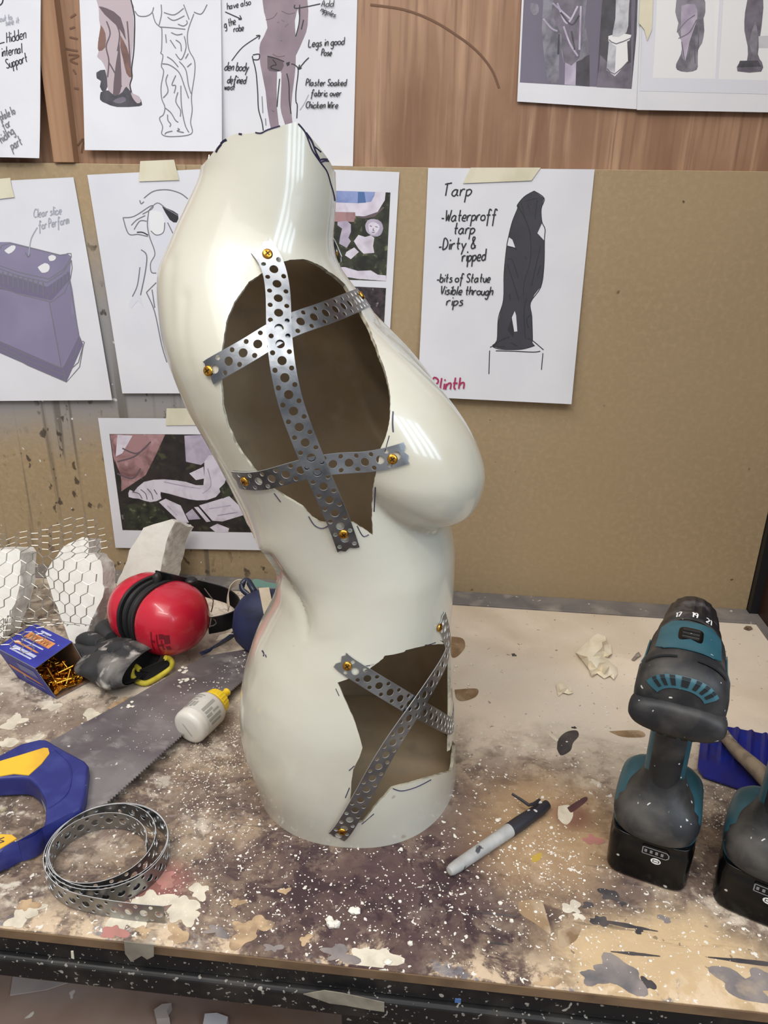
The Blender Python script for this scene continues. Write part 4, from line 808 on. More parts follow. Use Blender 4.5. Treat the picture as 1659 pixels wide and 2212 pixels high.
    def bsurf(th, y, up=0.0):
        hx = np.interp(y, [p[0] for p in PR], [p[1] for p in PR])+up; hz = np.interp(y, [p[0] for p in PR], [p[2] for p in PR])+up; e = 2.5
        c_, s_ = math.cos(th), math.sin(th); return (hx*math.copysign(abs(c_)**(2/e), c_), y, ZC+hz*math.copysign(abs(s_)**(2/e), s_))
    mb = MB(); mb.rings([sec(*p) for p in PR]); bd = obj('motor_housing', mb, dark_rub, ang=50, **K)
    def patch(name, th0, th1, y0, y1, m, up=.0009, par=None, taper=0, th=.0008, nu=16, nv=6):
        mb = MB(); vs = []
        for j in range(nv+1):
            v = j/nv; y_ = y0+(y1-y0)*v; k = taper*max(0, (abs(v-.5)-.32)/.18)
            for i in range(nu+1): u = i/nu; q_ = bsurf(th0+k+(th1-th0-2*k)*u, y_, up); vs.append((q_[0], q_[1]-(up if y0 < -.06 else 0), q_[2]))
        mb.add(vs, [(j*(nu+1)+i, j*(nu+1)+i+1, (j+1)*(nu+1)+i+1, (j+1)*(nu+1)+i) for j in range(nv) for i in range(nu)])
        return obj(name, mb, m, parent=par or t, local=True, solid=th)
    r = math.radians
    tp = patch('top_panel', r(46), r(134), -.036, .019, teal, .0010, taper=.30)
    mb = MB(); mb.rings([sell(0, -.008, z, hx, hy, 28, 4) for z, hx, hy in ((ZC+.030, .0095, .0125), (ZC+.0335, .0095, .0125), (ZC+.0338, .0082, .0112))]); sw = obj('speed_switch', mb, blackp, parent=t, local=True)
    mb = MB()
    for k in range(3): mb.box((-.0065, -.015+.006*k, ZC+.0338), (.0065, -.0125+.006*k, ZC+.0350))
    obj('switch_ridge', mb, dark_rub, parent=sw, local=True, smooth=False)
    for nm, a0, a1, y0, y1 in (('vent_panel', 30, 150, -.0658, -.0625), ('vent_panel', 220, 320, -.0645, -.055)):
        vp = patch(nm, r(a0), r(a1), y0, y1, teal, .0006)
        k = 0
        for row in (.27, .73):
            for q in range(7):
                a = a0+8+(a1-a0-16)*(q+.1)/7; patch('vent_slot', r(a), r(a+7.5), y0+(y1-y0)*(row-.17), y0+(y1-y0)*(row+.17), slotm, .0013, par=vp, th=.0003, nu=3, nv=1)
    mb = MB(); R_ = []
    for y_, k in ((-.0725, .35), (-.0722, .62), (-.0700, .86), (-.0655, .98), (-.0600, 1.0), (-.0545, .97), (-.0515, .90)): R_.append([(a[0], y_, ZC-.0105+a[1]) for a in sell(0, 0, 0, .0362*(.55+.45*k), .0150*k, 40, 2.6)])
    mb.rings(R_); obj('rear_bumper', mb, dark_rub, **K)
    for a0, a1 in ((38, 82), (98, 142)): patch('seam_groove', r(a0), r(a1), -.0500, -.0475, slotm, .0012, th=.0003, nv=1)
    for s_ in (-1, 1):
        mb = MB(); mb.lathe((s_*.020, -.0700, ZC-.012), (s_*.1, -1, -.1), [(-.004, .0048), (.0012, .0048), (.0018, .0042), (.0008, .0030), (.0002, .0028)], 20); obj('housing_screw_boss', mb, dark_rub, **K)
        patch('side_panel', r(-20 if s_ > 0 else 160), r(20 if s_ > 0 else 200), -.03, .012, teal, .0007, taper=.1)
    mb = MB(); mb.lathe((0, .028, ZC), (0, 1, 0), [(0, .0268), (.002, .0282), (.022, .0268), (.025, .0255)], 40); cl = obj('torque_collar', mb, chuckm, **K)
    mb = MB(); mb.lathe((0, .0285, ZC), (0, 1, 0), [(0, .0288), (.003, .0288), (.0036, .027)], 40, 0, False, False); obj('collar_ring', mb, dark_rub, **K)
    mb = MB()
    for txt, a in (('17', 116), ('19', 88), ('21', 62)):
        st, wd = glyphs(txt)
        for g in st:
            q = smooth_line(g, 3); ps = []; ws = []
            for i, p in enumerate(q):
                th = r(a)-(p.x-wd/2)*.0044/.028; y_ = .0370+p.y*.0042; rr = .0277; ps.append(Vector((rr*math.cos(th), y_, ZC+rr*math.sin(th))))
            for i in range(len(ps)): d = ps[min(i+1, len(ps)-1)]-ps[max(i-1, 0)]; n = Vector((ps[i].x, 0, ps[i].z-ZC)).normalized(); ws.append(d.cross(n).normalized()*.0012)
            mb.ribbon(ps, ws)
    obj('torque_number', mb, whitep, parent=cl, local=True, smooth=False)
    mb = MB(); R_ = []
    for y_, rr, gr in ((.053, .0245, 0), (.055, .0252, .0009), (.076, .0240, .0009), (.090, .0224, .0009), (.094, .0205, 0), (.098, .0150, 0), (.099, .006, 0)):
        R_.append([((rr-gr*(j % 4 < 2))*math.cos(2*PI*j/72), y_, ZC+(rr-gr*(j % 4 < 2))*math.sin(2*PI*j/72)) for j in range(72)])
    mb.rings(R_); obj('chuck', mb, chuckm, ang=20, **K)
    mb = MB(); mb.lathe((0, .097, ZC), (0, 1, 0), [(0, .0022), (.006, .0022), (.0065, .0016), (.026, .0016), (.0275, .0019), (.029, .0004)], 12); obj('drill_bit', mb, steel, **K)
    return t
drill((.203, -.4915, 0), math.radians(-19), 'teal and black cordless drill standing on its battery, right of the torso')
t = drill((.2905, -.5235, 0), math.radians(-25), 'cordless tool cut off by the right edge, in front of the blue ribbed plastic', body=False)
t.name = 'cordless_driver'
mb = MB(); mb.rings([[(a[0]+.012, y, .205+a[1]) for a in sell(0, 0, 0, h, h, 32, 2.5)] for y, h in ((-.035, .014), (-.032, .022), (-.02, .025), (.02, .025), (.045, .023), (.06, .015), (.08, .012))]); obj('motor_housing', mb, dark_rub, parent=t, local=True)
mb = MB(); mb.lathe((.012, .08, .205), (0, 1, 0), [(0, .009), (.02, .008), (.022, .004)], 20); obj('hex_chuck', mb, steel, parent=t, local=True)

# ------------------------------------------------------------------ hand saw
sawb = mat('saw_blade_steel', (138,132,131), .45, metal=.45, vary=[((98,88,94), 10, .4, .65), ((158,152,150), 40, .55, .75, (1, 1.5, 1)), ((80,72,78), 5, .5, .7)], specks=[((215,212,206), 120, .76)])
blue_h = mat('saw_handle_blue', (36,42,108), .45, vary=((52,58,124), 40, .45, .7), specks=[((180,176,180), 110, .765)]); yel_h = mat('saw_handle_yellow', (228,182,52), .5, vary=((210,162,50), 30, .45, .7))
saw = thing('hand_saw', 'hand saw with a blue and yellow handle lying at the left front of the bench', 'saw', D(60, 1740))
bz = .0125
bl_ = [D(x, y, bz) for x, y in [(60,1640),(112,1600),(300,1499),(440,1418),(540,1402)]]; tip = D(600, 1402, bz)
heel = D(226, 1737, bz); end = D(606, 1394, bz); teeth = []; nteeth = 90
dv = (end-heel); pr = Vector((dv.y, -dv.x, 0)).normalized()
for i in range(nteeth+1):
    p = heel+dv*(i/nteeth); teeth.append(p)
    if i < nteeth: teeth.append(p+dv*(.5/nteeth)+pr*.0024)
poly = bl_+[D(590, 1380, bz)]+teeth[::-1]+[D(170, 1760, bz), D(100, 1760, bz)]
v, f = cdt([(p.x, p.y) for p in poly]); obj('blade', MB().add([(a, b, bz) for a, b in v], f), sawb, saw, smooth=False, solid=.0011)
hz, ht = .026, .0235
outer = [(0,1630),(45,1606),(86,1596),(100,1597),(140,1620),(183,1643),(191,1653),(184,1716),(175,1744),(160,1752),(86,1790),(0,1838),(-120,1895),(-260,1880),(-280,1700),(-150,1640)]
hole = [(-150,1740),(-100,1700),(-30,1684),(30,1679),(57,1680),(74,1690),(90,1712),(98,1735),(97,1770),(88,1792),(72,1806),(40,1817),(20,1812),(-40,1830),(-120,1835),(-160,1800)]
P2 = lambda pts: [(D(x, y, hz).x, D(x, y, hz).y) for x, y in pts]
def plate(pts, hls, z1, z0):
    v, f = cdt(pts, hls); mb = MB(); mb.add([(a, b, z1) for a, b in v], f); mb.add([(a, b, z0) for a, b in v], [q[::-1] for q in f])
    for lp in [pts]+list(hls):
        n = len(lp); mb.add([(a, b, z1) for a, b in lp]+[(a, b, z0) for a, b in lp], [(i, (i+1) % n, n+(i+1) % n, n+i) for i in range(n)])
    return mb
sm2 = lambda pts: [(p.x, p.y) for p in smooth_line(pts+[pts[0]], 3)[:-1]]
hd = obj('handle', plate(P2(outer), [P2(sm2(hole))], hz, hz-ht), blue_h, saw, ang=30, weld=True, bevel=.0035)
hz += .0004
obj('grip_insert', plate(P2([(-140,1668),(-60,1660),(0,1645),(50,1630),(95,1616),(104,1617),(107,1628),(90,1650),(62,1675),(30,1672),(0,1677),(-60,1682),(-130,1700)]), [], hz+.0006, hz-.001), yel_h, hd, smooth=False, bevel=.0006)
obj('grip_insert', plate(P2([(-100,1860),(-60,1836),(0,1803),(25,1804),(36,1812),(20,1822),(0,1834),(-60,1866)]), [], hz+.0006, hz-.001), yel_h, hd, smooth=False, bevel=.0006)
st, wd = glyphs('N'); mb = MB()
for g in st:
    ps = [D(-4+q[1]*6.5, 1822-q[0]*14-q[1]*2.5, hz+.0009) for q in g]; mb.ribbon(ps, [(ps[1]-ps[0]).cross(Vector((0, 0, 1))).normalized()*.0011]*len(ps))
obj('handle_lettering', mb, mat('navy_print', (40,36,80), .6), hd, smooth=False)
mb = MB()
for a in ([(118,1618),(150,1650),(153,1690),(140,1720),(105,1745)],):
    q = smooth_line(a, 5); ps = [D(p.x, p.y, hz) for p in q]; mb.tube(ps, .0006, 6)
obj('handle_rib', mb, blue_h, hd)

# ------------------------------------------------------------------ coil of perforated band
coil_m = mat('coil_steel', (168,170,170), .36, metal=1, vary=((136,138,138), 30, .4, .65))
C = Vector((-.291, -.5680, 0)); pts = []; nr = []
turns = 3.9; N = int(turns*28)
for i in range(N+1):
    t = i/N; ang = PI*.05+2*PI*turns*t; w_ = min(1, max(0, (t-.20)/.16)); w_ = w_*w_*(3-2*w_); r = .0400+.0070*w_+.0042*t; cx = C+Vector((-.0055+.0075*w_, -.0015+.0065*w_-.0085*max(0, t-.3), 0)); z = .0105-.0012*math.cos(ang)+.0006*t
    pts.append(cx+Vector((r*math.cos(ang)*1.04, r*math.sin(ang)*.98, z))); nr.append(Vector((math.cos(ang), math.sin(ang), 0)))
# tail leaves the coil at the front left and runs to the right along the bench edge
while pts and not (pts[-1].x < C.x-.02 and pts[-1].y < C.y-.01): pts.pop(); nr.pop()
for x, y in ((138,1918),(175,1950),(225,1966),(275,1968),(315,1966),(352,1975)):
    p = D(x, y, .0105); pts.append(p); d = (pts[-1]-pts[-2]).normalized(); nr.append(Vector((d.y, -d.x, 0)).normalized())
pts = pts[::2]+[pts[-1]]; nr = nr[::2]+[nr[-1]]
_sl = smooth_line
o = None
coilE = thing('perforated_band_coil', 'loose coil of grey perforated steel band at the left front of the bench', 'metal band', C)
o = band('band', pts, nr, .019, coilE, coil_m, .2, .0128, .0034, .0018, True, .0006)

# ------------------------------------------------------------------ glue bottle
bw = mat('bottle_white', (214,209,200), .35, vary=((202,196,186), 30, .4, .7)); bcap = mat('bottle_yellow', (236,200,40), .4); lab = mat('label_pale', (200,196,188), .5, vary=((186,182,174), 60, .4, .7)); labg = mat('label_print', (150,148,142), .6)
b0 = D(404, 1576, .0215); b1 = D(492, 1493, .026); ax = (b1-b0); Lb = ax.length; ax.normalize()
bot = thing('glue_bottle', 'small white glue bottle with a yellow nozzle lying beside the torso hip', 'bottle', (b0+ax*Lb/2)*1, 0)
bot.location.z = 0; MW[bot.name] = Matrix.Translation(bot.location)
R0 = .0205; H = Lb*.64
mb = MB(); mb.lathe(b0, ax, [(0, .001), (.0002, R0*.7), (.001, R0*.84), (.003, R0*.96), (.006, R0), (H*.86, R0), (H*.92, R0*.94), (H, R0*.62), (H+.002, R0*.55)], 40); obj('bottle_body', mb, bw, bot)
mb = MB(); mb.lathe(b0, ax, [(H*.26, R0+.0003), (H*.84, R0+.0003)], 40, 0, False, False); lb = obj('bottle_label', mb, lab, bot)
mb = MB(); a_ = ax.cross(Vector((0, 0, 1))).normalized(); u_ = a_.cross(ax)
def onb(h, th, rr): return b0+ax*h+u_*math.cos(th)*rr+a_*math.sin(th)*rr
for th0, th1, h0, h1 in ((-.75,-.6,.30,.45),(-.55,-.4,.28,.52),(-.5,-.2,.56,.60),(-.3,-.15,.3,.5),(-.1,.0,.34,.52),(-.7,-.1,.66,.70),(-.6,0,.74,.77),(.45,.62,.34,.78),(.7,.82,.34,.6),(.9,1.05,.32,.5),(.9,1.0,.55,.75),(1.15,1.3,.32,.74),(1.4,1.55,.36,.7)):
    vs = [onb(H*h0, th0+(th1-th0)*k/4, R0+.0006) for k in range(5)]+[onb(H*h1, th0+(th1-th0)*k/4, R0+.0006) for k in range(5)]; mb.add(vs, [(k, k+1, k+6, k+5) for k in range(4)])
obj('label_print', mb, labg, lb, smooth=False)
mb = MB(); e0 = D(392, 1562, .02)-b0; mb.ribbon([b0-ax*.0004+u_*.006+a_*-.005, b0-ax*.0004-u_*.007+a_*.006], a_*.0012); obj('mould_mark', mb, labg, bot, smooth=False)
mb = MB(); rr = []
for h, r in ((H+.0005, R0*.78), (H+.001, R0*.80), (H+.010, R0*.72), (H+.0115, R0*.6)): rr.append([b0+ax*h+(u_*math.cos(t)+a_*math.sin(t))*(r-(.0007 if j % 2 else 0)) for j, t in enumerate(2*PI*q/48 for q in range(48))])
mb.rings(rr); mb.lathe(b0, ax, [(H+.011, R0*.6), (H+.013, R0*.40), (H+.016, R0*.26), (Lb-.003, R0*.2), (Lb-.0015, R0*.24), (Lb, R0*.2)], 24); obj('nozzle_cap', mb, bcap, bot)

# ------------------------------------------------------------------ box of screws
boxb = mat('box_card_blue', (52,58,160), .5, vary=((38,42,130), 30, .4, .7), specks=[((190,190,215), 90, .78)]); boxi = mat('box_card_brown', (122,92,68), .8, vary=((98,72,52), 30, .4, .7)); boxo = mat('box_print_orange', (214,142,84), .55); boxw = mat('box_print_white', (190,194,222), .6); worn = mat('worn_card_edge', (110,112,116), .8); boxd = mat('box_print_dark', (130,86,60), .6)
A, B = D(122, 1510, .001), D(203, 1467, .001); hh = .05; A2, B2 = D(75, 1444, hh), D(156, 1386, hh); E = D(75, 1347, hh)-D(156, 1386, hh); E *= 1.02
bx = thing('screw_box', 'blue cardboard box lying open on its side, spilling brass screws, left edge of the bench', 'box', (A+B)/2)
A3, B3, A4, B4 = A+E, B+E, A2+E, B2+E
def panel(name, q, off, m, parent=bx): return obj(name, MB().prism([Vector(p) for p in q], off), m, parent, smooth=False)
sd = (B-A).normalized(); hv = (A2-A).normalized(); ev = E.normalized(); up_n = sd.cross(ev).normalized(); up_n = up_n if up_n.z > 0 else -up_n
ins = .0007
def wallp(name, q, n_in):
    mb = MB(); mb.prism([Vector(p) for p in q], n_in*ins); mb.m = [0, 1]+[2]*4; return obj(name, mb, [boxb, boxi, worn], bx, smooth=False)
sn = hv.cross(ev).normalized(); sn = sn if sn.dot(B-A) > 0 else -sn
bn_ = ev
top = wallp('top_panel', [A2, B2, B4, A4], -up_n); side = wallp('side_panel', [A, A2, A4, A3], sn); wallp('side_panel', [B, B2, B4, B3], -sn); wallp('bottom_panel', [A, B, B3, A3], up_n); wallp('end_panel', [A3, B3, B4, A4], -ev)
fd = [A+sd*.003, A+sd*.042, A+sd*.036-ev*.012+Vector((0, 0, .001)), A+sd*.008-ev*.012+Vector((0, 0, .001))]
def onq(o_, u, v): return o_[0]+(o_[1]-o_[0])*u+(o_[2]-o_[0])*v
TQ = (A4+up_n*.0003, B4+up_n*.0003, A2+up_n*.0003)          # u across, v towards the opening
def pr_(name, rects, m, fr, par, lift=0):
    mb = MB(); n = up_n if par == top else -sn
    for r_ in rects:
        if not isinstance(r_[0], tuple): u0, v0, u1, v1 = r_; ps = [(u0, v0), (u1, v0), (u1, v1), (u0, v1)]
        else: ps = list(r_)
        mb.add([onq(fr, u, v)+n*lift for u, v in ps], [tuple(range(len(ps)))])
    return obj(name, mb, m, par, smooth=False)
TQ = (B4+up_n*.0003, B2+up_n*.0003, A4+up_n*.0003)          # u: back to opening, v: right to left
pr_('printed_panel', [(.16,.24,.80,.44)], boxo, TQ, top); pr_('printed_rule', [(.30,.08,.56,.13),(.20,.18,.72,.195),(.18,.50,.74,.535),(.22,.72,.78,.80),(.22,.83,.76,.87)], boxw, TQ, top)
pr_('printed_screw', [[(.14,.595),(.18,.575),(.22,.60),(.70,.625),(.76,.645),(.70,.665),(.22,.66),(.18,.685),(.14,.665)]], boxo, TQ, top)
zz_ = []
for k in range(7): u = .22+.075*k; zz_ += [[(u,.28),(u+.012,.28),(u+.04,.40),(u+.028,.40)], [(u+.04,.40),(u+.028,.38),(u+.05,.28),(u+.062,.28)]]
zz_.append((.19,.415,.74,.43)); pr_('printed_letters', zz_, boxd, TQ, top, .0002)
SQ = (A4-sn*.0003, A2-sn*.0003, A3-sn*.0003)
pr_('printed_rule', [(.42,.18,.88,.42),(.30,.74,.86,.79)], mat('box_print_grey', (120,126,170), .6), SQ, side); pr_('printed_screw', [[(.05,.52),(.10,.46),(.8,.60),(.88,.66),(.8,.66),(.1,.60)]], boxo, SQ, side)
scm = mat('brass_wood_screw', (206,152,56), .25, metal=1)
def screw_mesh():
    mb = MB(); mb.lathe((0, 0, 0), (0, 0, 1), [(0, .0034), (.0006, .0035), (.003, .0015), (.004, .0013)]+[(.004+.0012*k, .0013+(.0004 if k % 2 else 0)) for k in range(1, 16)]+[(.0245, .0006), (.026, .0001)], 12)
    me = bpy.data.meshes.new('wood_screw'); me.from_pydata(mb.v, [], mb.f); me.materials.append(scm); me.polygons.foreach_set('use_smooth', [True]*len(me.polygons)); me.set_sharp_from_angle(angle=math.radians(40)); return me
sme = screw_mesh(); rs = random.Random(3)
for k in range(95):
    u = rs.uniform(.08, .92); v = rs.uniform(.02, .75)**1.2; hmax = .006+.018*min(1, v*2.2)*(1-abs(u-.5)*.8)
    p = A+(B-A)*u+E*v+(A2-A)*(hmax/hh)*rs.uniform(.12, 1)+up_n*.002
    d = Vector((rs.uniform(-1, 1), rs.uniform(-1, 1), rs.uniform(-.35, .35))).normalized(); tipv = p+d*.026
    # keep both ends inside the box
    ok = True; Mx = Matrix((sd, hv, ev)).transposed()
    co = Matrix(((B-A), (A2-A), E)).transposed().inverted() @ (tipv-A)
    if not (.04 < co.x < .96 and .05 < co.y < .8 and .0 < co.z < .95): d = -d; co = Matrix(((B-A), (A2-A), E)).transposed().inverted() @ (p+d*.026-A)
    if not (.04 < co.x < .96 and .05 < co.y < .8 and -.05 < co.z < .95): continue
    o = bpy.data.objects.new('wood_screw', sme); COL.objects.link(o); o.location = p; o.rotation_euler = d.to_track_quat('Z', 'Y').to_euler(); tag(o, 'brass wood screw among the pile inside the open blue box', 'screw', 'screws inside the blue box')
for (x, y), d in (((207, 1470), (-.9, .3, .02)),):
    o = bpy.data.objects.new('wood_screw', sme); COL.objects.link(o); o.location = D(x, y, .0036); o.rotation_euler = Vector(d).to_track_quat('Z', 'Y').to_euler(); tag(o, 'single brass screw lying just outside the open blue box, beside the black glove', 'screw')

# ------------------------------------------------------------------ ear defenders
red = mat('red_plastic', (196,28,52), .3, coat=.3, vary=((178,24,46), 12, .4, .7)); foam_b = mat('black_cushion', (30,29,30), .5, specks=[((120,118,116), 90, .77)]); wirem = mat('bare_wire', (168,164,158), .35, metal=1)
c1, c2 = D(268, 1296, .060), D(392, 1348, .058)
em = thing('ear_defenders', 'red ear defenders with black cushions and headband, between the polystyrene and the torso', 'ear defenders', Vector((*((c1+c2)/2)[:2], 0)))
axm = (c2-c1); gap = axm.length; axm.normalize()
upm = Vector((0, 0, 1)); upm = (upm-axm*axm.dot(upm)).normalized(); sdm = axm.cross(upm)
def cup(c, d, prof, m, name, e=2.3, ry=.050, rz=.046, n=40):
    mb = MB(); mb.rings([[c+d*h+sdm*(ry*s*math.copysign(abs(math.cos(t))**(2/e), math.cos(t)))+upm*(rz*s*math.copysign(abs(math.sin(t))**(2/e), math.sin(t))) for t in (2*PI*j/n for j in range(n))] for h, s in prof])
    return obj(name, mb, m, em)
mid = (c1+c2)/2+Vector((.003, .001, 0))
PROF = [(.012, .90), (.016, .99), (.022, 1.0), (.034, .97), (.044, .88), (.052, .74), (.058, .55), (.0615, .32), (.0625, .12)]
cup(mid, axm, [(.012+(a-.012)*1.22+.003, b) for a, b in PROF], red, 'ear_cup'); cup(mid, -axm, [(.012+(a-.012)*.85+.001, b*.98) for a, b in PROF], red, 'ear_cup')
for d in (axm, -axm):
    cup(mid, d, [(.0005, .70), (.0005, .84), (.003, .92), (.007, .93), (.010, .88), (.0105, .86)], foam_b, 'ear_cushion'); cup(mid, d, [(.0105, .9), (.011, .965), (.0145, .975), (.015, .95)], foam_b, 'cushion_plate')
def fl(pts, wz, name, m, th=.0022, nrm=None):
    q = [Vector(p) for p in smooth_line(pts, 8)]; return obj(name, MB().ribbon(q, [Vector((0, 0, wz))]*len(q)), m, em, solid=th)
hb = fl([D(338,1250,.096), D(372,1258,.094), D(410,1266,.084), D(450,1275,.066), D(492,1288,.056), D(517,1310,.046), D(512,1332,.040), D(485,1345,.038), D(450,1352,.038)], .024, 'headband', mat('headband_black', (20,20,22), .4))
mb = MB(); kp = D(338,1238,.112); mb.lathe(kp-Vector((0, 0, .014)), (0, .1, 1), [(0, .006), (.008, .006), (.012, .0045), (.014, .002)], 16); obj('adjuster_knob', mb, foam_b, em)
mb = MB(); mb.lathe(D(413,1254,.094)-Vector((0, 0, .003)), (0, 0, 1), [(0, .008), (.004, .008), (.006, .006)], 20); obj('adjuster_button', mb, foam_b, em)
mb = MB(); mb.tube([D(441,1271,.072), D(450,1283,.066), D(461,1297,.060), D(459,1312,.052), D(456,1322,.044)], .0009, 6); obj('wire_yoke', mb, wirem, em)
mb = MB(); mb.tube([D(453,1354,.047), D(456,1336,.050), D(464,1340,.048), D(467,1346,.045), D(462,1351,.044), D(453,1353,.045)], .0009, 6); obj('wire_yoke', mb, wirem, em)
mk = mat('red_plastic_mark', (112,12,28), .4); mb = MB()
def cups(h, t, up=.0004):
    s_ = np.interp(h, [.012+(a-.012)*1.22+.003 for a, b in PROF], [b for a, b in PROF]); e_ = 2.3
    return mid+axm*h+sdm*((.050*s_+up)*math.copysign(abs(math.cos(t))**(2/e_), math.cos(t)))+upm*((.046*s_+up)*math.copysign(abs(math.sin(t))**(2/e_), math.sin(t)))
for h0, h1, t0, t1 in ((.046,.0475,-.45,.15),(.046,.051,-.12,-.06),(.053,.0545,-.5,.1),(.053,.060,-.25,-.18),(.056,.061,-.02,.12),(.0575,.059,-.45,-.05),(.061,.065,-.5,-.3),(.061,.066,-.2,.1)):
    vs = [cups(h0+(h1-h0)*j/2, t0+(t1-t0)*i/6) for j in range(3) for i in range(7)]; mb.add(vs, [(j*7+i, j*7+i+1, (j+1)*7+i+1, (j+1)*7+i) for j in range(2) for i in range(6)])
obj('moulded_mark', mb, mk, em)

# ------------------------------------------------------------------ black glove with yellow-edged cuff
glv = mat('black_glove_fabric', (50,50,51), .8, vary=[((36,35,37), 18, .4, .6), ((120,116,112), 22, .50, .66), ((180,174,168), 50, .58, .70)], bump=(40, .5)); glin = mat('shaded_lining', (14,13,14), .9); ylw = mat('yellow_cuff_trim', (206,190,60), .7, vary=((186,168,50), 160, .4, .7))
gl = thing('work_glove', 'black dusty work glove with a yellow cuff edge lying in front of the ear defenders', 'glove', D(265, 1440))
ga, gb = D(345, 1456, .022), D(168, 1407, .022); gx = (gb-ga); GL_ = gx.length; gx.normalize(); gy = Vector((-gx.y, gx.x, 0))
def gring(t, w, h, zc, off=0, n=28, wr=0.0):
    return [ga+gx*(t*GL_)+gy*(off+w*math.cos(a)*(1+wr*math.sin(3*a+t*9)))+Vector((0, 0, zc-.022+h*math.sin(a)*(1+wr*math.cos(4*a+t*14)))) for a in (2*PI*j/n for j in range(n))]
mb = MB(); mb.rings([gring(.20,.037,.016,.027), gring(.24,.042,.019,.026,0,28,.05), gring(.30,.045,.021,.024,0,28,.1), gring(.38,.048,.023,.024,-.002,28,.12), gring(.55,.048,.021,.022,-.004,28,.14), gring(.70,.045,.018,.02,-.004,28,.14), gring(.82,.036,.015,.018,-.004,28,.1), gring(.88,.02,.009,.018,-.004)], 0, False, True)
pg = obj('glove_body', mb, glv, gl, subsurf=1)
mb = MB(); mb.rings([gring(.205,.0355,.0145,.027), gring(.3,.034,.012,.022)], 0, False, True); obj('shaded_lining', mb, glin, gl)  # lining capped in near-black, inner shade of the glove put into colour
for s0, s1, s2, rr in ((D(215,1415,.03), D(184,1414,.018), D(160,1404,.013), .0115), (D(220,1392,.03), D(192,1382,.024), D(174,1386,.014), .0115), (D(240,1378,.03), D(222,1360,.028), D(236,1348,.016), .0110), (D(292,1412,.036), D(264,1402,.040), D(232,1406,.044), .0105)):
    q = [Vector(p) for p in smooth_line([s0, s0.lerp(s1, .6), s1, s2], 4)]; mb = MB(); mb.tube(q, [rr*(1-.25*abs(2*i/(len(q)-1)-1)**3)*(.35 if i == len(q)-1 else 1) for i in range(len(q))], 12); obj('glove_finger', mb, glv, gl)
mb = MB(); q = [D(301,1446,.020), D(292,1439,.021), D(285,1448,.018), D(287,1462,.011), D(300,1473,.006), D(318,1475,.0045), D(346,1460,.0045), D(366,1444,.009), D(372,1432,.016), D(366,1423,.022), D(357,1421,.026)]
lip = [Vector(p)-Vector((0, 0, .0012)) for p in smooth_line(q, 3)]
lb2 = MB(); cc = sum(lip, Vector())/len(lip); cc.z -= .002; lb2.add(lip+[cc], [(i, i+1, len(lip)) for i in range(len(lip)-1)]+[(len(lip)-1, 0, len(lip))]); obj('cuff_shade', lb2, glin, gl, solid=.0012)  # near-black sheet across the cuff mouth, added for the shaded inside
mb.tube([Vector(p) for p in smooth_line(q, 5)], .0034, 10); obj('cuff_trim', mb, ylw, gl)

# ------------------------------------------------------------------ goggles behind the torso, teal scrap
navy = mat('navy_plastic', (38,46,84), .6, vary=[((74,82,114), 1, .55, .7, (40, 40, 8)), ((26,30,56), 20, .4, .6)], bump=(30, .5)); cream = mat('cream_strap', (206,192,170), .8, vary=((190,176,152), 60, .4, .7)); navyd = mat('navy_dark', (26,38,62), .4)
gg = thing('safety_goggles', 'navy safety goggles with cream straps, half hidden behind the torso waist', 'goggles', D(575, 1390))
cg = D(590, 1345, .050)
mb = MB(); mb.rings([[cg+Vector((.050*s*math.copysign(abs(math.cos(t))**.7, math.cos(t))+.004*math.cos(3*t), .034*s*math.copysign(abs(math.sin(t))**.7, math.sin(t)), h)) for t in (2*PI*j/32 for j in range(32))] for h, s in ((-.036, .60), (-.033, .80), (-.022, .95), (-.005, 1.0), (.018, .93), (.032, .75), (.042, .45), (.045, .15))]); obj('goggle_body', mb, navy, gg)
def strapg(pts, wv, name, m, th=.0012):
    q = [Vector(p) for p in smooth_line(pts, 6)]; return obj(name, MB().ribbon(q, [Vector(wv)]*len(q)), m, gg, solid=th)
strapg([D(494,1315,.055), D(492,1290,.068), D(496,1272,.080), D(508,1260,.088), D(521,1258,.090)], (.003, -.002, .010), 'elastic_strap', cream)
strapg([D(530,1264,.092), D(538,1278,.084), D(536,1295,.074), D(524,1315,.064), D(521,1335,.054), D(524,1345,.046)], (.004, .0, .012), 'elastic_strap', cream)
strapg([D(570,1270,.101), D(576,1300,.094), D(582,1330,.082), D(586,1350,.072)], (.0125, .004, 0), 'brow_strap', cream)
strapg([D(520,1345,.03), D(508,1360,.025), D(490,1372,.021), D(470,1378,.020)], (.004, .006, .006), 'elastic_strap', cream)
mb = MB(); 
for q in ([D(523,1262,.092), D(534,1254,.096), D(548,1275,.090), D(556,1284,.082)], [D(523,1262,.090), D(526,1275,.084), D(545,1288,.078), D(556,1286,.080)]): mb.tube([Vector(p) for p in smooth_line(q, 4)], .0042, 10)
obj('strap_buckle', mb, navyd, gg)
q = [D(440,1410,.018), D(455,1402,.019), D(480,1388,.020), D(505,1370,.022), D(522,1352,.026)]; qs = [Vector(p) for p in smooth_line(q, 6)]
mb = MB(); mb.ribbon(qs, [Vector((.006+.006*i/len(qs), .008+.004*i/len(qs), 0)) for i in range(len(qs))]); ar = obj('side_arm', mb, navyd, gg, solid=.006, bevel=.002)
mb = MB()
for x, y in ((498,1369),(506,1361),(513,1354)): p = D(x, y, .0290); mb.ribbon([p-Vector((.005, .001, 0)), p+Vector((.005, .001, 0))], Vector((0, .0016, 0)))
obj('arm_slot', mb, cream, ar, smooth=False)
tq = [(540,1258),(549,1252),(558,1252),(566,1255),(575,1258),(590,1261),(640,1266),(640,1300),(560,1300)]
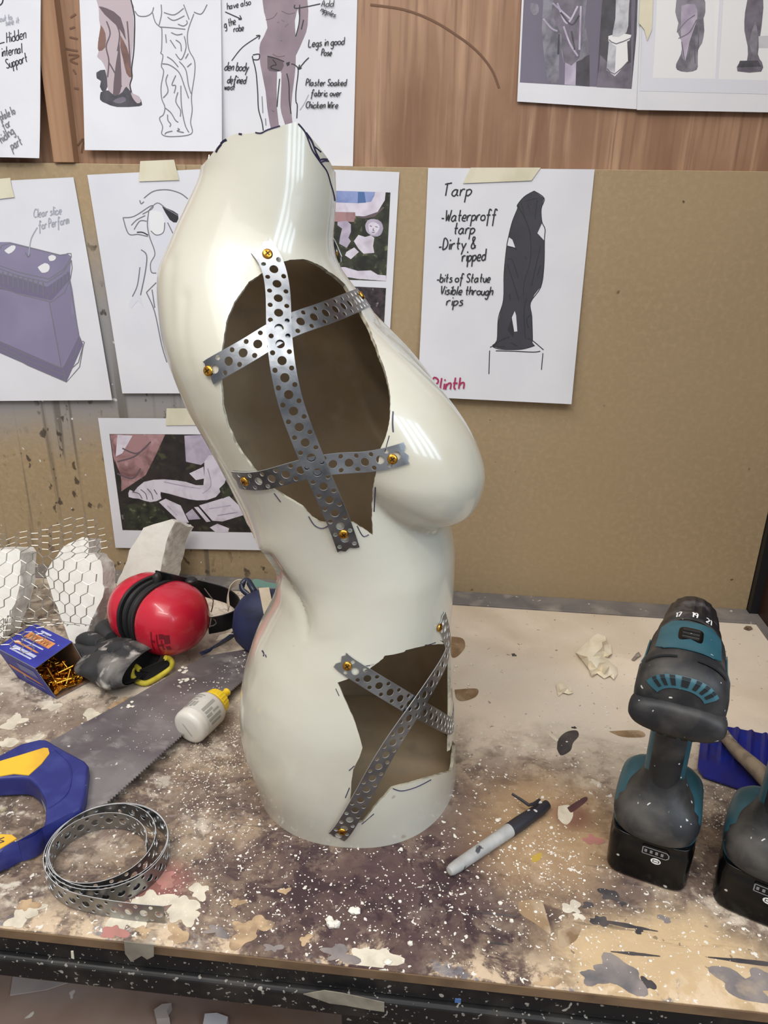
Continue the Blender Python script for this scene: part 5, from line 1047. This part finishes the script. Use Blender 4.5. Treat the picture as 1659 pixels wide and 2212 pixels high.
mb = MB(); mb.prism([PL(x, y, -.030, .25) for x, y in tq], (0, .0015, 0)); tag(obj('teal_card', mb, mat('teal_card_face', (112,150,138), .7), smooth=False), 'pale teal scrap of card leaning behind the goggles at the back of the bench', 'card')

# ------------------------------------------------------------------ polystyrene pieces
poly_m = mat('polystyrene', (240,238,231), .85, vary=((230,227,219), 40, .45, .7), bump=(90, .35)); poly_d = mat('polystyrene_side', (212,208,200), .9, vary=((188,182,174), 60, .4, .7), bump=(120, .8))  # sides and back greyer and rougher than the front face
def chunk(name, pts, y0, k, off, label, rough=.0012):
    q = []
    for i, (x, y) in enumerate(pts):
        X, Y = pts[(i+1) % len(pts)]; L = math.hypot(X-x, Y-y); m = max(1, int(L/12))
        for t in range(m):
            a, b = x+(X-x)*t/m, y+(Y-y)*t/m; q.append(PL(a, b, y0, k)+(Vector((random.uniform(-1, 1), 0, random.uniform(-1, 1)))*rough if t else Vector()))
    low = min(p.z for p in q)
    for p in q: p.z = max(p.z, .0006)
    n = len(q); R_ = [q]
    for s in (.25, .5, .75, 1.0): R_.append([p+Vector(off)*s+Vector((random.uniform(-1, 1), random.uniform(-1, 1), random.uniform(-1, 1)))*rough for p in q])
    for r_ in R_:
        for p in r_: p.z = max(p.z, .0006)
    v, f = cdt([(p.x, p.z) for p in q]); mb = MB(); Y = {(round(p.x, 6), round(p.z, 6)): p for p in q}
    mb.rings(R_, 1, False, False); mb.add([Vector((a, y0+k*b, b)) for a, b in v], f, 0); mb.add([Vector((a, y0+k*b, b))+Vector(off) for a, b in v], f, 1)
    return tag(obj(name, mb, [poly_m, poly_d], smooth=True, ang=30, weld=True), label, 'polystyrene')
chunk('polystyrene_offcut', [(98,1240),(113,1212),(130,1190),(148,1174),(163,1168),(178,1160),(190,1162),(192,1180),(190,1196),(203,1194),(208,1203),(218,1212),(222,1230),(222,1262),(226,1270),(222,1290),(205,1325),(190,1360),(178,1388),(160,1392),(150,1384),(140,1355),(128,1325),(112,1285),(105,1262)], -.222, .40, (.007, .020, -.010), 'white polystyrene offcut with a notched top standing under the wire, left of the ear defenders')
chunk('polystyrene_offcut', [(-60,1190),(0,1186),(40,1186),(46,1196),(44,1250),(36,1290),(18,1340),(2,1390),(-60,1420)], -.225, .40, (.008, .022, -.006), 'white polystyrene offcut cut off by the left edge, under the chicken wire')
chunk('polystyrene_block', [(252,1262),(268,1225),(285,1180),(300,1158),(310,1140),(330,1133),(352,1127),(372,1121),(378,1128),(366,1150),(358,1175),(350,1210),(345,1262),(340,1300),(255,1300)], -.075, .16, (.016, .030, -.020), 'white polystyrene block leaning under the broken arm print, behind the ear defenders', .0016)

# ------------------------------------------------------------------ chicken wire
wire = mat('galvanised_wire', (176,172,164), .4, metal=.8, vary=((140,134,126), 60, .4, .7))
mb = MB(); aH = .0098
def wsurf(x, s):
    """s: length up the sheet, from the bench over the polystyrene faces and back to the board"""
    wob = .006*math.sin(x*31)+.004*math.sin(x*57+s*40)
    if s < .07: y, z = -.335+s*1.0, .048-.52*s+.010*math.sin(s*30)
    elif s < .20: t = (s-.07); y, z = -.265+t*.32, .012+t*.93
    else: t = s-.20; y, z = -.2234+t*1.05, .133+t*.10+.5*t*t
    if s < .135 and x > -.568: z = max(z, .0545+.02*max(0, .10-s))      # lifted by the box it rests on
    return Vector((x, y+wob-.004, z+abs(wob)*.4))
def xshift(s): return (-.06+1.0*(.2-s)) if s < .2 else -.06+.1*(s-.2)
pm = {}
def hexp(i, j, k):
    w_, h_ = aH*math.sqrt(3), aH*1.5
    cx = i*w_+(w_/2 if j % 2 else 0); cy = j*h_; a = PI/6+PI/3*k; return (cx+aH*math.cos(a), cy+aH*math.sin(a))
done = set(); rnd = random.Random(5)
for j in range(1, 24):
    for i in range(0, 26):
        for k in range(6):
            p, q = hexp(i, j, k), hexp(i, j, (k+1) % 6); key = tuple(sorted([(round(p[0], 4), round(p[1], 4)), (round(q[0], 4), round(q[1], 4))]))
            if key in done: continue
            done.add(key); xs = (p[0]+q[0])/2; ss = (p[1]+q[1])/2
            if ss < .055 and xs > .222: continue
            if .055 <= ss < .10 and xs > .19+.06*(ss-.055)/.045: continue
            if ss > .27+.03*math.sin(xs*40): continue
            a = wsurf(-.71+p[0], p[1]); b = wsurf(-.71+q[0], q[1])
            if a.x > -.445 or b.x > -.445 or min(a.z, b.z) < .002: continue
            mb.tube([a, (a+b)/2, b], .00055 if key[0][0] != key[1][0] else .0008, 4)
tag(obj('chicken_wire', mb, wire), 'sheet of galvanised chicken wire draped over the polystyrene at the left edge', 'wire mesh')

# ------------------------------------------------------------------ marker pen
barrel = mat('marker_barrel_grey', (170,168,164), .5, vary=[((144,142,140), 40, .4, .65), ((62,60,64), 70, .64, .69, (1, 1, 1))]); capm = mat('marker_cap_black', (40,38,44), .5, specks=[((190,186,182), 120, .74)])
m0, m1 = D(968, 1884, .0068), D(1182, 1738, .0068); am = (m1-m0); Lm = am.length; am.normalize()
mk_ = thing('marker_pen', 'grey marker pen with a black cap and snapped clip lying right of the torso', 'pen', Vector((*((m0+m1)/2)[:2], 0)))
mb = MB(); mb.lathe(m0, am, [(0, .0012), (.0012, .0038), (.004, .0049), (.012, .0056), (Lm*.60, .0064)], 28); obj('barrel', mb, barrel, mk_)
mb = MB(); mb.lathe(m0, am, [(Lm*.595, .0064), (Lm*.598, .0068), (Lm*.70, .0069), (Lm*.93, .0060), (Lm*.955, .0052), (Lm, .0046)], 24); cp = obj('cap', mb, capm, mk_)
mb = MB(); mb.tube([D(1106,1715,.020), D(1125,1727,.0185), D(1142,1739,.018), D(1152,1737,.017), D(1165,1728,.0125)], [.0012, .0014, .0016, .0017, .0016], 8); obj('clip', mb, capm, cp)
mb = MB(); mb.lathe(D(1165,1736,.0105), (.3, .2, 1), [(0, .0022), (.0025, .0022), (.003, .0012)], 10); obj('clip_stub', mb, mat('clip_break_pale', (190,186,180), .6), cp)

# ------------------------------------------------------------------ crumpled scraps
latex = mat('pale_film', (236,226,204), .45, vary=((222,210,184), 40, .4, .7))
def crumple(pts, hmax, label, m, n=9, seed=1):
    rd = random.Random(seed); xs = [p[0] for p in pts]; ys = [p[1] for p in pts]; st = []
    for i in range(n):
        for j in range(n):
            x, y = min(xs)+(max(xs)-min(xs))*(i+rd.random()*.8)/n, min(ys)+(max(ys)-min(ys))*(j+rd.random()*.8)/n
            if inside(pts, x, y): st.append((x, y))
    v, f = cdt(pts, steiner=st)
    vs = []
    for (a, b) in v:
        e = min(math.hypot(a-p[0], b-p[1]) for p in pts); z = .0008+hmax*rd.uniform(.15, 1)*min(1, e/14)+rd.uniform(0, .002); vs.append(D(a, b, z))
    return tag(obj('crumpled_scrap', MB().add(vs, f), m, ang=50, solid=.0005), label, 'scrap')
crumple([(1244,1410),(1262,1392),(1280,1376),(1292,1369),(1308,1375),(1319,1394),(1322,1412),(1312,1420),(1306,1418),(1318,1430),(1332,1442),(1334,1456),(1326,1468),(1318,1460),(1305,1466),(1290,1455),(1278,1462),(1272,1445),(1256,1424)], .016, 'crumpled piece of pale translucent film lying between the torso and the drill', latex)
crumple([(1201,1480),(1208,1474),(1220,1474),(1232,1484),(1238,1497),(1228,1500),(1216,1496),(1206,1504),(1204,1494)], .012, 'small curled cream scrap between the torso and the larger crumpled film', latex, 5, 4)
fluff = mat('grey_fluff', (158,146,136), .9, vary=((110,100,94), 90, .4, .6))
crumple([(1364,1425),(1374,1412),(1380,1408),(1385,1416),(1378,1420),(1370,1426)], .006, 'tiny ball of grey fluff right of the crumpled film', fluff, 4, 6)
crumple([(1606,1357),(1612,1352),(1622,1353),(1626,1358),(1616,1361)], .005, 'tiny brown shaving near the right corner of the bench', mat('brown_shaving', (120,98,80), .8), 4, 9)

# ------------------------------------------------------------------ blue ribbed plastic and brush handle
bplas = mat('blue_plastic', (30,40,130), .32, vary=[((40,34,84), 14, .4, .65), ((26,50,150), 30, .5, .7)], specks=[((225,225,228), 100, .745)])
TLc, TRc, BRc, BLc = D(1520,1548,.012), D(1735,1590,.012), D(1735,1735,.012), D(1508,1660,.012)
nu, nv = 80, 16; mb = MB(); vs = []
for j in range(nv+1):
    for i in range(nu+1):
        u, v = i/nu, j/nv; p = TLc.lerp(TRc, u).lerp(BLc.lerp(BRc, u), v); rb = math.exp(-((u*7) % 1-.5)**2*60)
        p.z = .004+.0026*rb*(1 if v < .62 else max(0, 1-(v-.62)/.06)); cr = max(0, .06-u)/.06*max(0, v-.9)/.1; p += (TRc-TLc).normalized()*.006*cr; vs.append(p)
mb.add(vs, [(j*(nu+1)+i, j*(nu+1)+i+1, (j+1)*(nu+1)+i+1, (j+1)*(nu+1)+i) for j in range(nv) for i in range(nu)])
tag(obj('ribbed_plastic_sheet', mb, bplas, ang=50, solid=.002), 'piece of blue ribbed plastic lying under a wooden handle, right of the drill', 'plastic sheet')
bh = mat('spattered_wood_handle', (150,134,112), .75, vary=[((104,92,80), 40, .42, .6), ((190,180,164), 50, .56, .68)], bump=(60, .5))
q = [Vector(p) for p in smooth_line([D(1544,1562,.016), D(1562,1585,.0165), D(1590,1620,.0175), D(1625,1652,.0185), D(1662,1688,.019), D(1720,1745,.019)], 5)]; n = len(q)
mb = MB(); mb.tube(q, [.0035+.0030*min(1, i/4)+.0045*max(0, (i-8)/(n-8)) for i in range(n)], 16); tag(obj('brush_handle', mb, bh), 'paint-caked wooden brush handle resting across the blue ribbed plastic', 'brush')

# ------------------------------------------------------------------ crumbs and chips
crumb_m = mat('plaster_crumb', (226,220,208), .85, vary=((206,198,184), 120, .4, .7))
def pebble(mb, p, r, rd, flat=.5):
    vs = []; n = 6; a0 = rd.random()*6
    for lay, s in ((0, .8), (flat*.6, 1.0), (flat*1.1, .6)):
        for j in range(n): t = a0+2*PI*j/n; q = r*s*rd.uniform(.7, 1.25); vs.append((p[0]+q*math.cos(t), p[1]+q*math.sin(t)*.9, p[2]+r*lay))
    vs.append((p[0], p[1], p[2]+r*flat*1.25)); fs = [(l*n+j, l*n+(j+1) % n, (l+1)*n+(j+1) % n, (l+1)*n+j) for l in range(2) for j in range(n)]+[(2*n+j, 2*n+(j+1) % n, 3*n) for j in range(n)]+[tuple(range(n-1, -1, -1))]
    mb.add(vs, fs)
CHIPS = [((772,1972), 11, 'rounded cream plaster chip standing alone near the bench front, right of the lumpy one'), ((721,1990), 13, 'lumpy cream plaster chip near the bench front, below the torso base'), ((1155,1928), 0, '')]
rd = random.Random(11)
for (x, y), r, lb_ in CHIPS:
    if not r: continue
    mb = MB(); p = D(x, y)
    for k in range(3 if r > 12 else 2): pebble(mb, p+Vector((rd.uniform(-1, 1)*r*.0004, rd.uniform(-1, 1)*r*.0004, 0)), r*.00034, rd, .9)
    tag(obj('plaster_chip', mb, crumb_m), lb_, 'plaster chip')
for x, y, r in [(960,1384,5),(985,1440,6),(1018,1437,7),(982,1450,5),(1012,1480,5),(1048,1502,4.5),(1308,1528,5),(1312,1540,4),(1294,1698,8),(1172,1724,6),(1075,1774,7),(1120,1757,4),(1145,1828,4),(1112,1834,5),(1232,1851,4),(1262,1903,4),(1190,1842,4),(1200,1848,4),(886,2039,7),(1080,1952,6),(1105,1990,6),(1068,1974,4),(962,1994,4),(1055,2036,4),(838,2080,8),(930,1948,4),(1405,2077,4),(1340,2045,4),(405,1755,4),(1520,1910,4),(560,1782,5),(1640,2022,4.5),(1605,2008,4.5),(1598,2052,4),(1583,2058,5),(950,1935,4),(864,1948,5),(1016,1920,4),(870,1408,3),(1268,1655,4),(1243,1657,4),(1036,1652,5),(1048,1706,4)]:
    mb = MB(); pebble(mb, D(x, y), r*.00036, rd, .8); tag(obj('plaster_crumb', mb, crumb_m), 'white plaster crumb larger than the dust around it on the bench top', 'plaster crumb', 'larger white crumbs scattered over the bench')
mb = MB()
def scatter(n, cx, cy, sx, sy, r0, r1, rot=0):
    k = 0
    while k < n:
        a, b = rd.gauss(0, sx), rd.gauss(0, sy); x, y = cx+a*math.cos(rot)-b*math.sin(rot), cy+a*math.sin(rot)+b*math.cos(rot); k += 1
        p = D(x, y)
        if not (-.62 < p.x < .44 and -.635 < p.y < -.05): continue
        e = np.array([p.x+.084, (p.y+.408)*.87]); 
        if np.hypot(*e) < .104: continue
        pebble(mb, p, rd.uniform(r0, r1)*.00034*(2.0 if rd.random() < .04 else 1), rd)
scatter(520, 470, 1640, 48, 70, .9, 3.0, .5); scatter(260, 520, 1560, 26, 60, .9, 2.6, .2); scatter(420, 470, 1800, 110, 90, .8, 2.4)
scatter(700, 820, 1930, 330, 70, .8, 2.6); scatter(450, 1130, 1700, 190, 170, .8, 2.2); scatter(150, 1180, 1840, 50, 50, 1, 3); scatter(190, 1560, 1745, 50, 40, 1, 2.6); scatter(120, 1590, 1770, 22, 22, 1.2, 2.8)
scatter(160, 1200, 1450, 200, 90, .8, 2.0); scatter(200, 130, 1500, 130, 80, .8, 2.6); scatter(120, 250, 1330, 150, 60, .8, 2.2); scatter(300, 1350, 2020, 220, 70, .7, 1.9); scatter(160, 420, 1960, 200, 50, .9, 2.8); scatter(140, 60, 1240, 80, 100, .8, 2.4)
tag(obj('plaster_dust', mb, crumb_m, smooth=False), 'fine white plaster dust and crumbs strewn over the whole bench top', 'dust', kind='stuff')
# crumbs on the saw blade
mb = MB()
for k in range(160):
    t = rd.random(); s_ = rd.random(); a = Vector(bl_[1]).lerp(Vector(bl_[4]), .1+.9*t); b = heel.lerp(end, .03+.9*t); p = a.lerp(b, .1+.75*s_); 
    if math.hypot(p.x+.084, (p.y+.408)*.87) > .112: pebble(mb, Vector((p.x, p.y, bz+.0006)), rd.uniform(.9, 2.6)*.00034*(1.6 if t > .5 else .8), rd)
for x, y, r in ((398,1446,14),(408,1468,12),(394,1470,11),(283,1522,11)):
    p = D(x, y, bz+.0006)
    for k in range(5): pebble(mb, p+Vector((rd.uniform(-1, 1)*r*.0004, rd.uniform(-1, 1)*r*.0005, 0)), r*.00020, rd, .25)
tag(obj('sawdust_crumbs', mb, crumb_m, smooth=False), 'white crumbs and smears lying on the saw blade', 'dust', kind='stuff')
for o in list(bpy.data.objects):
    if o.type == 'MESH' and o.data.users > 1: pass
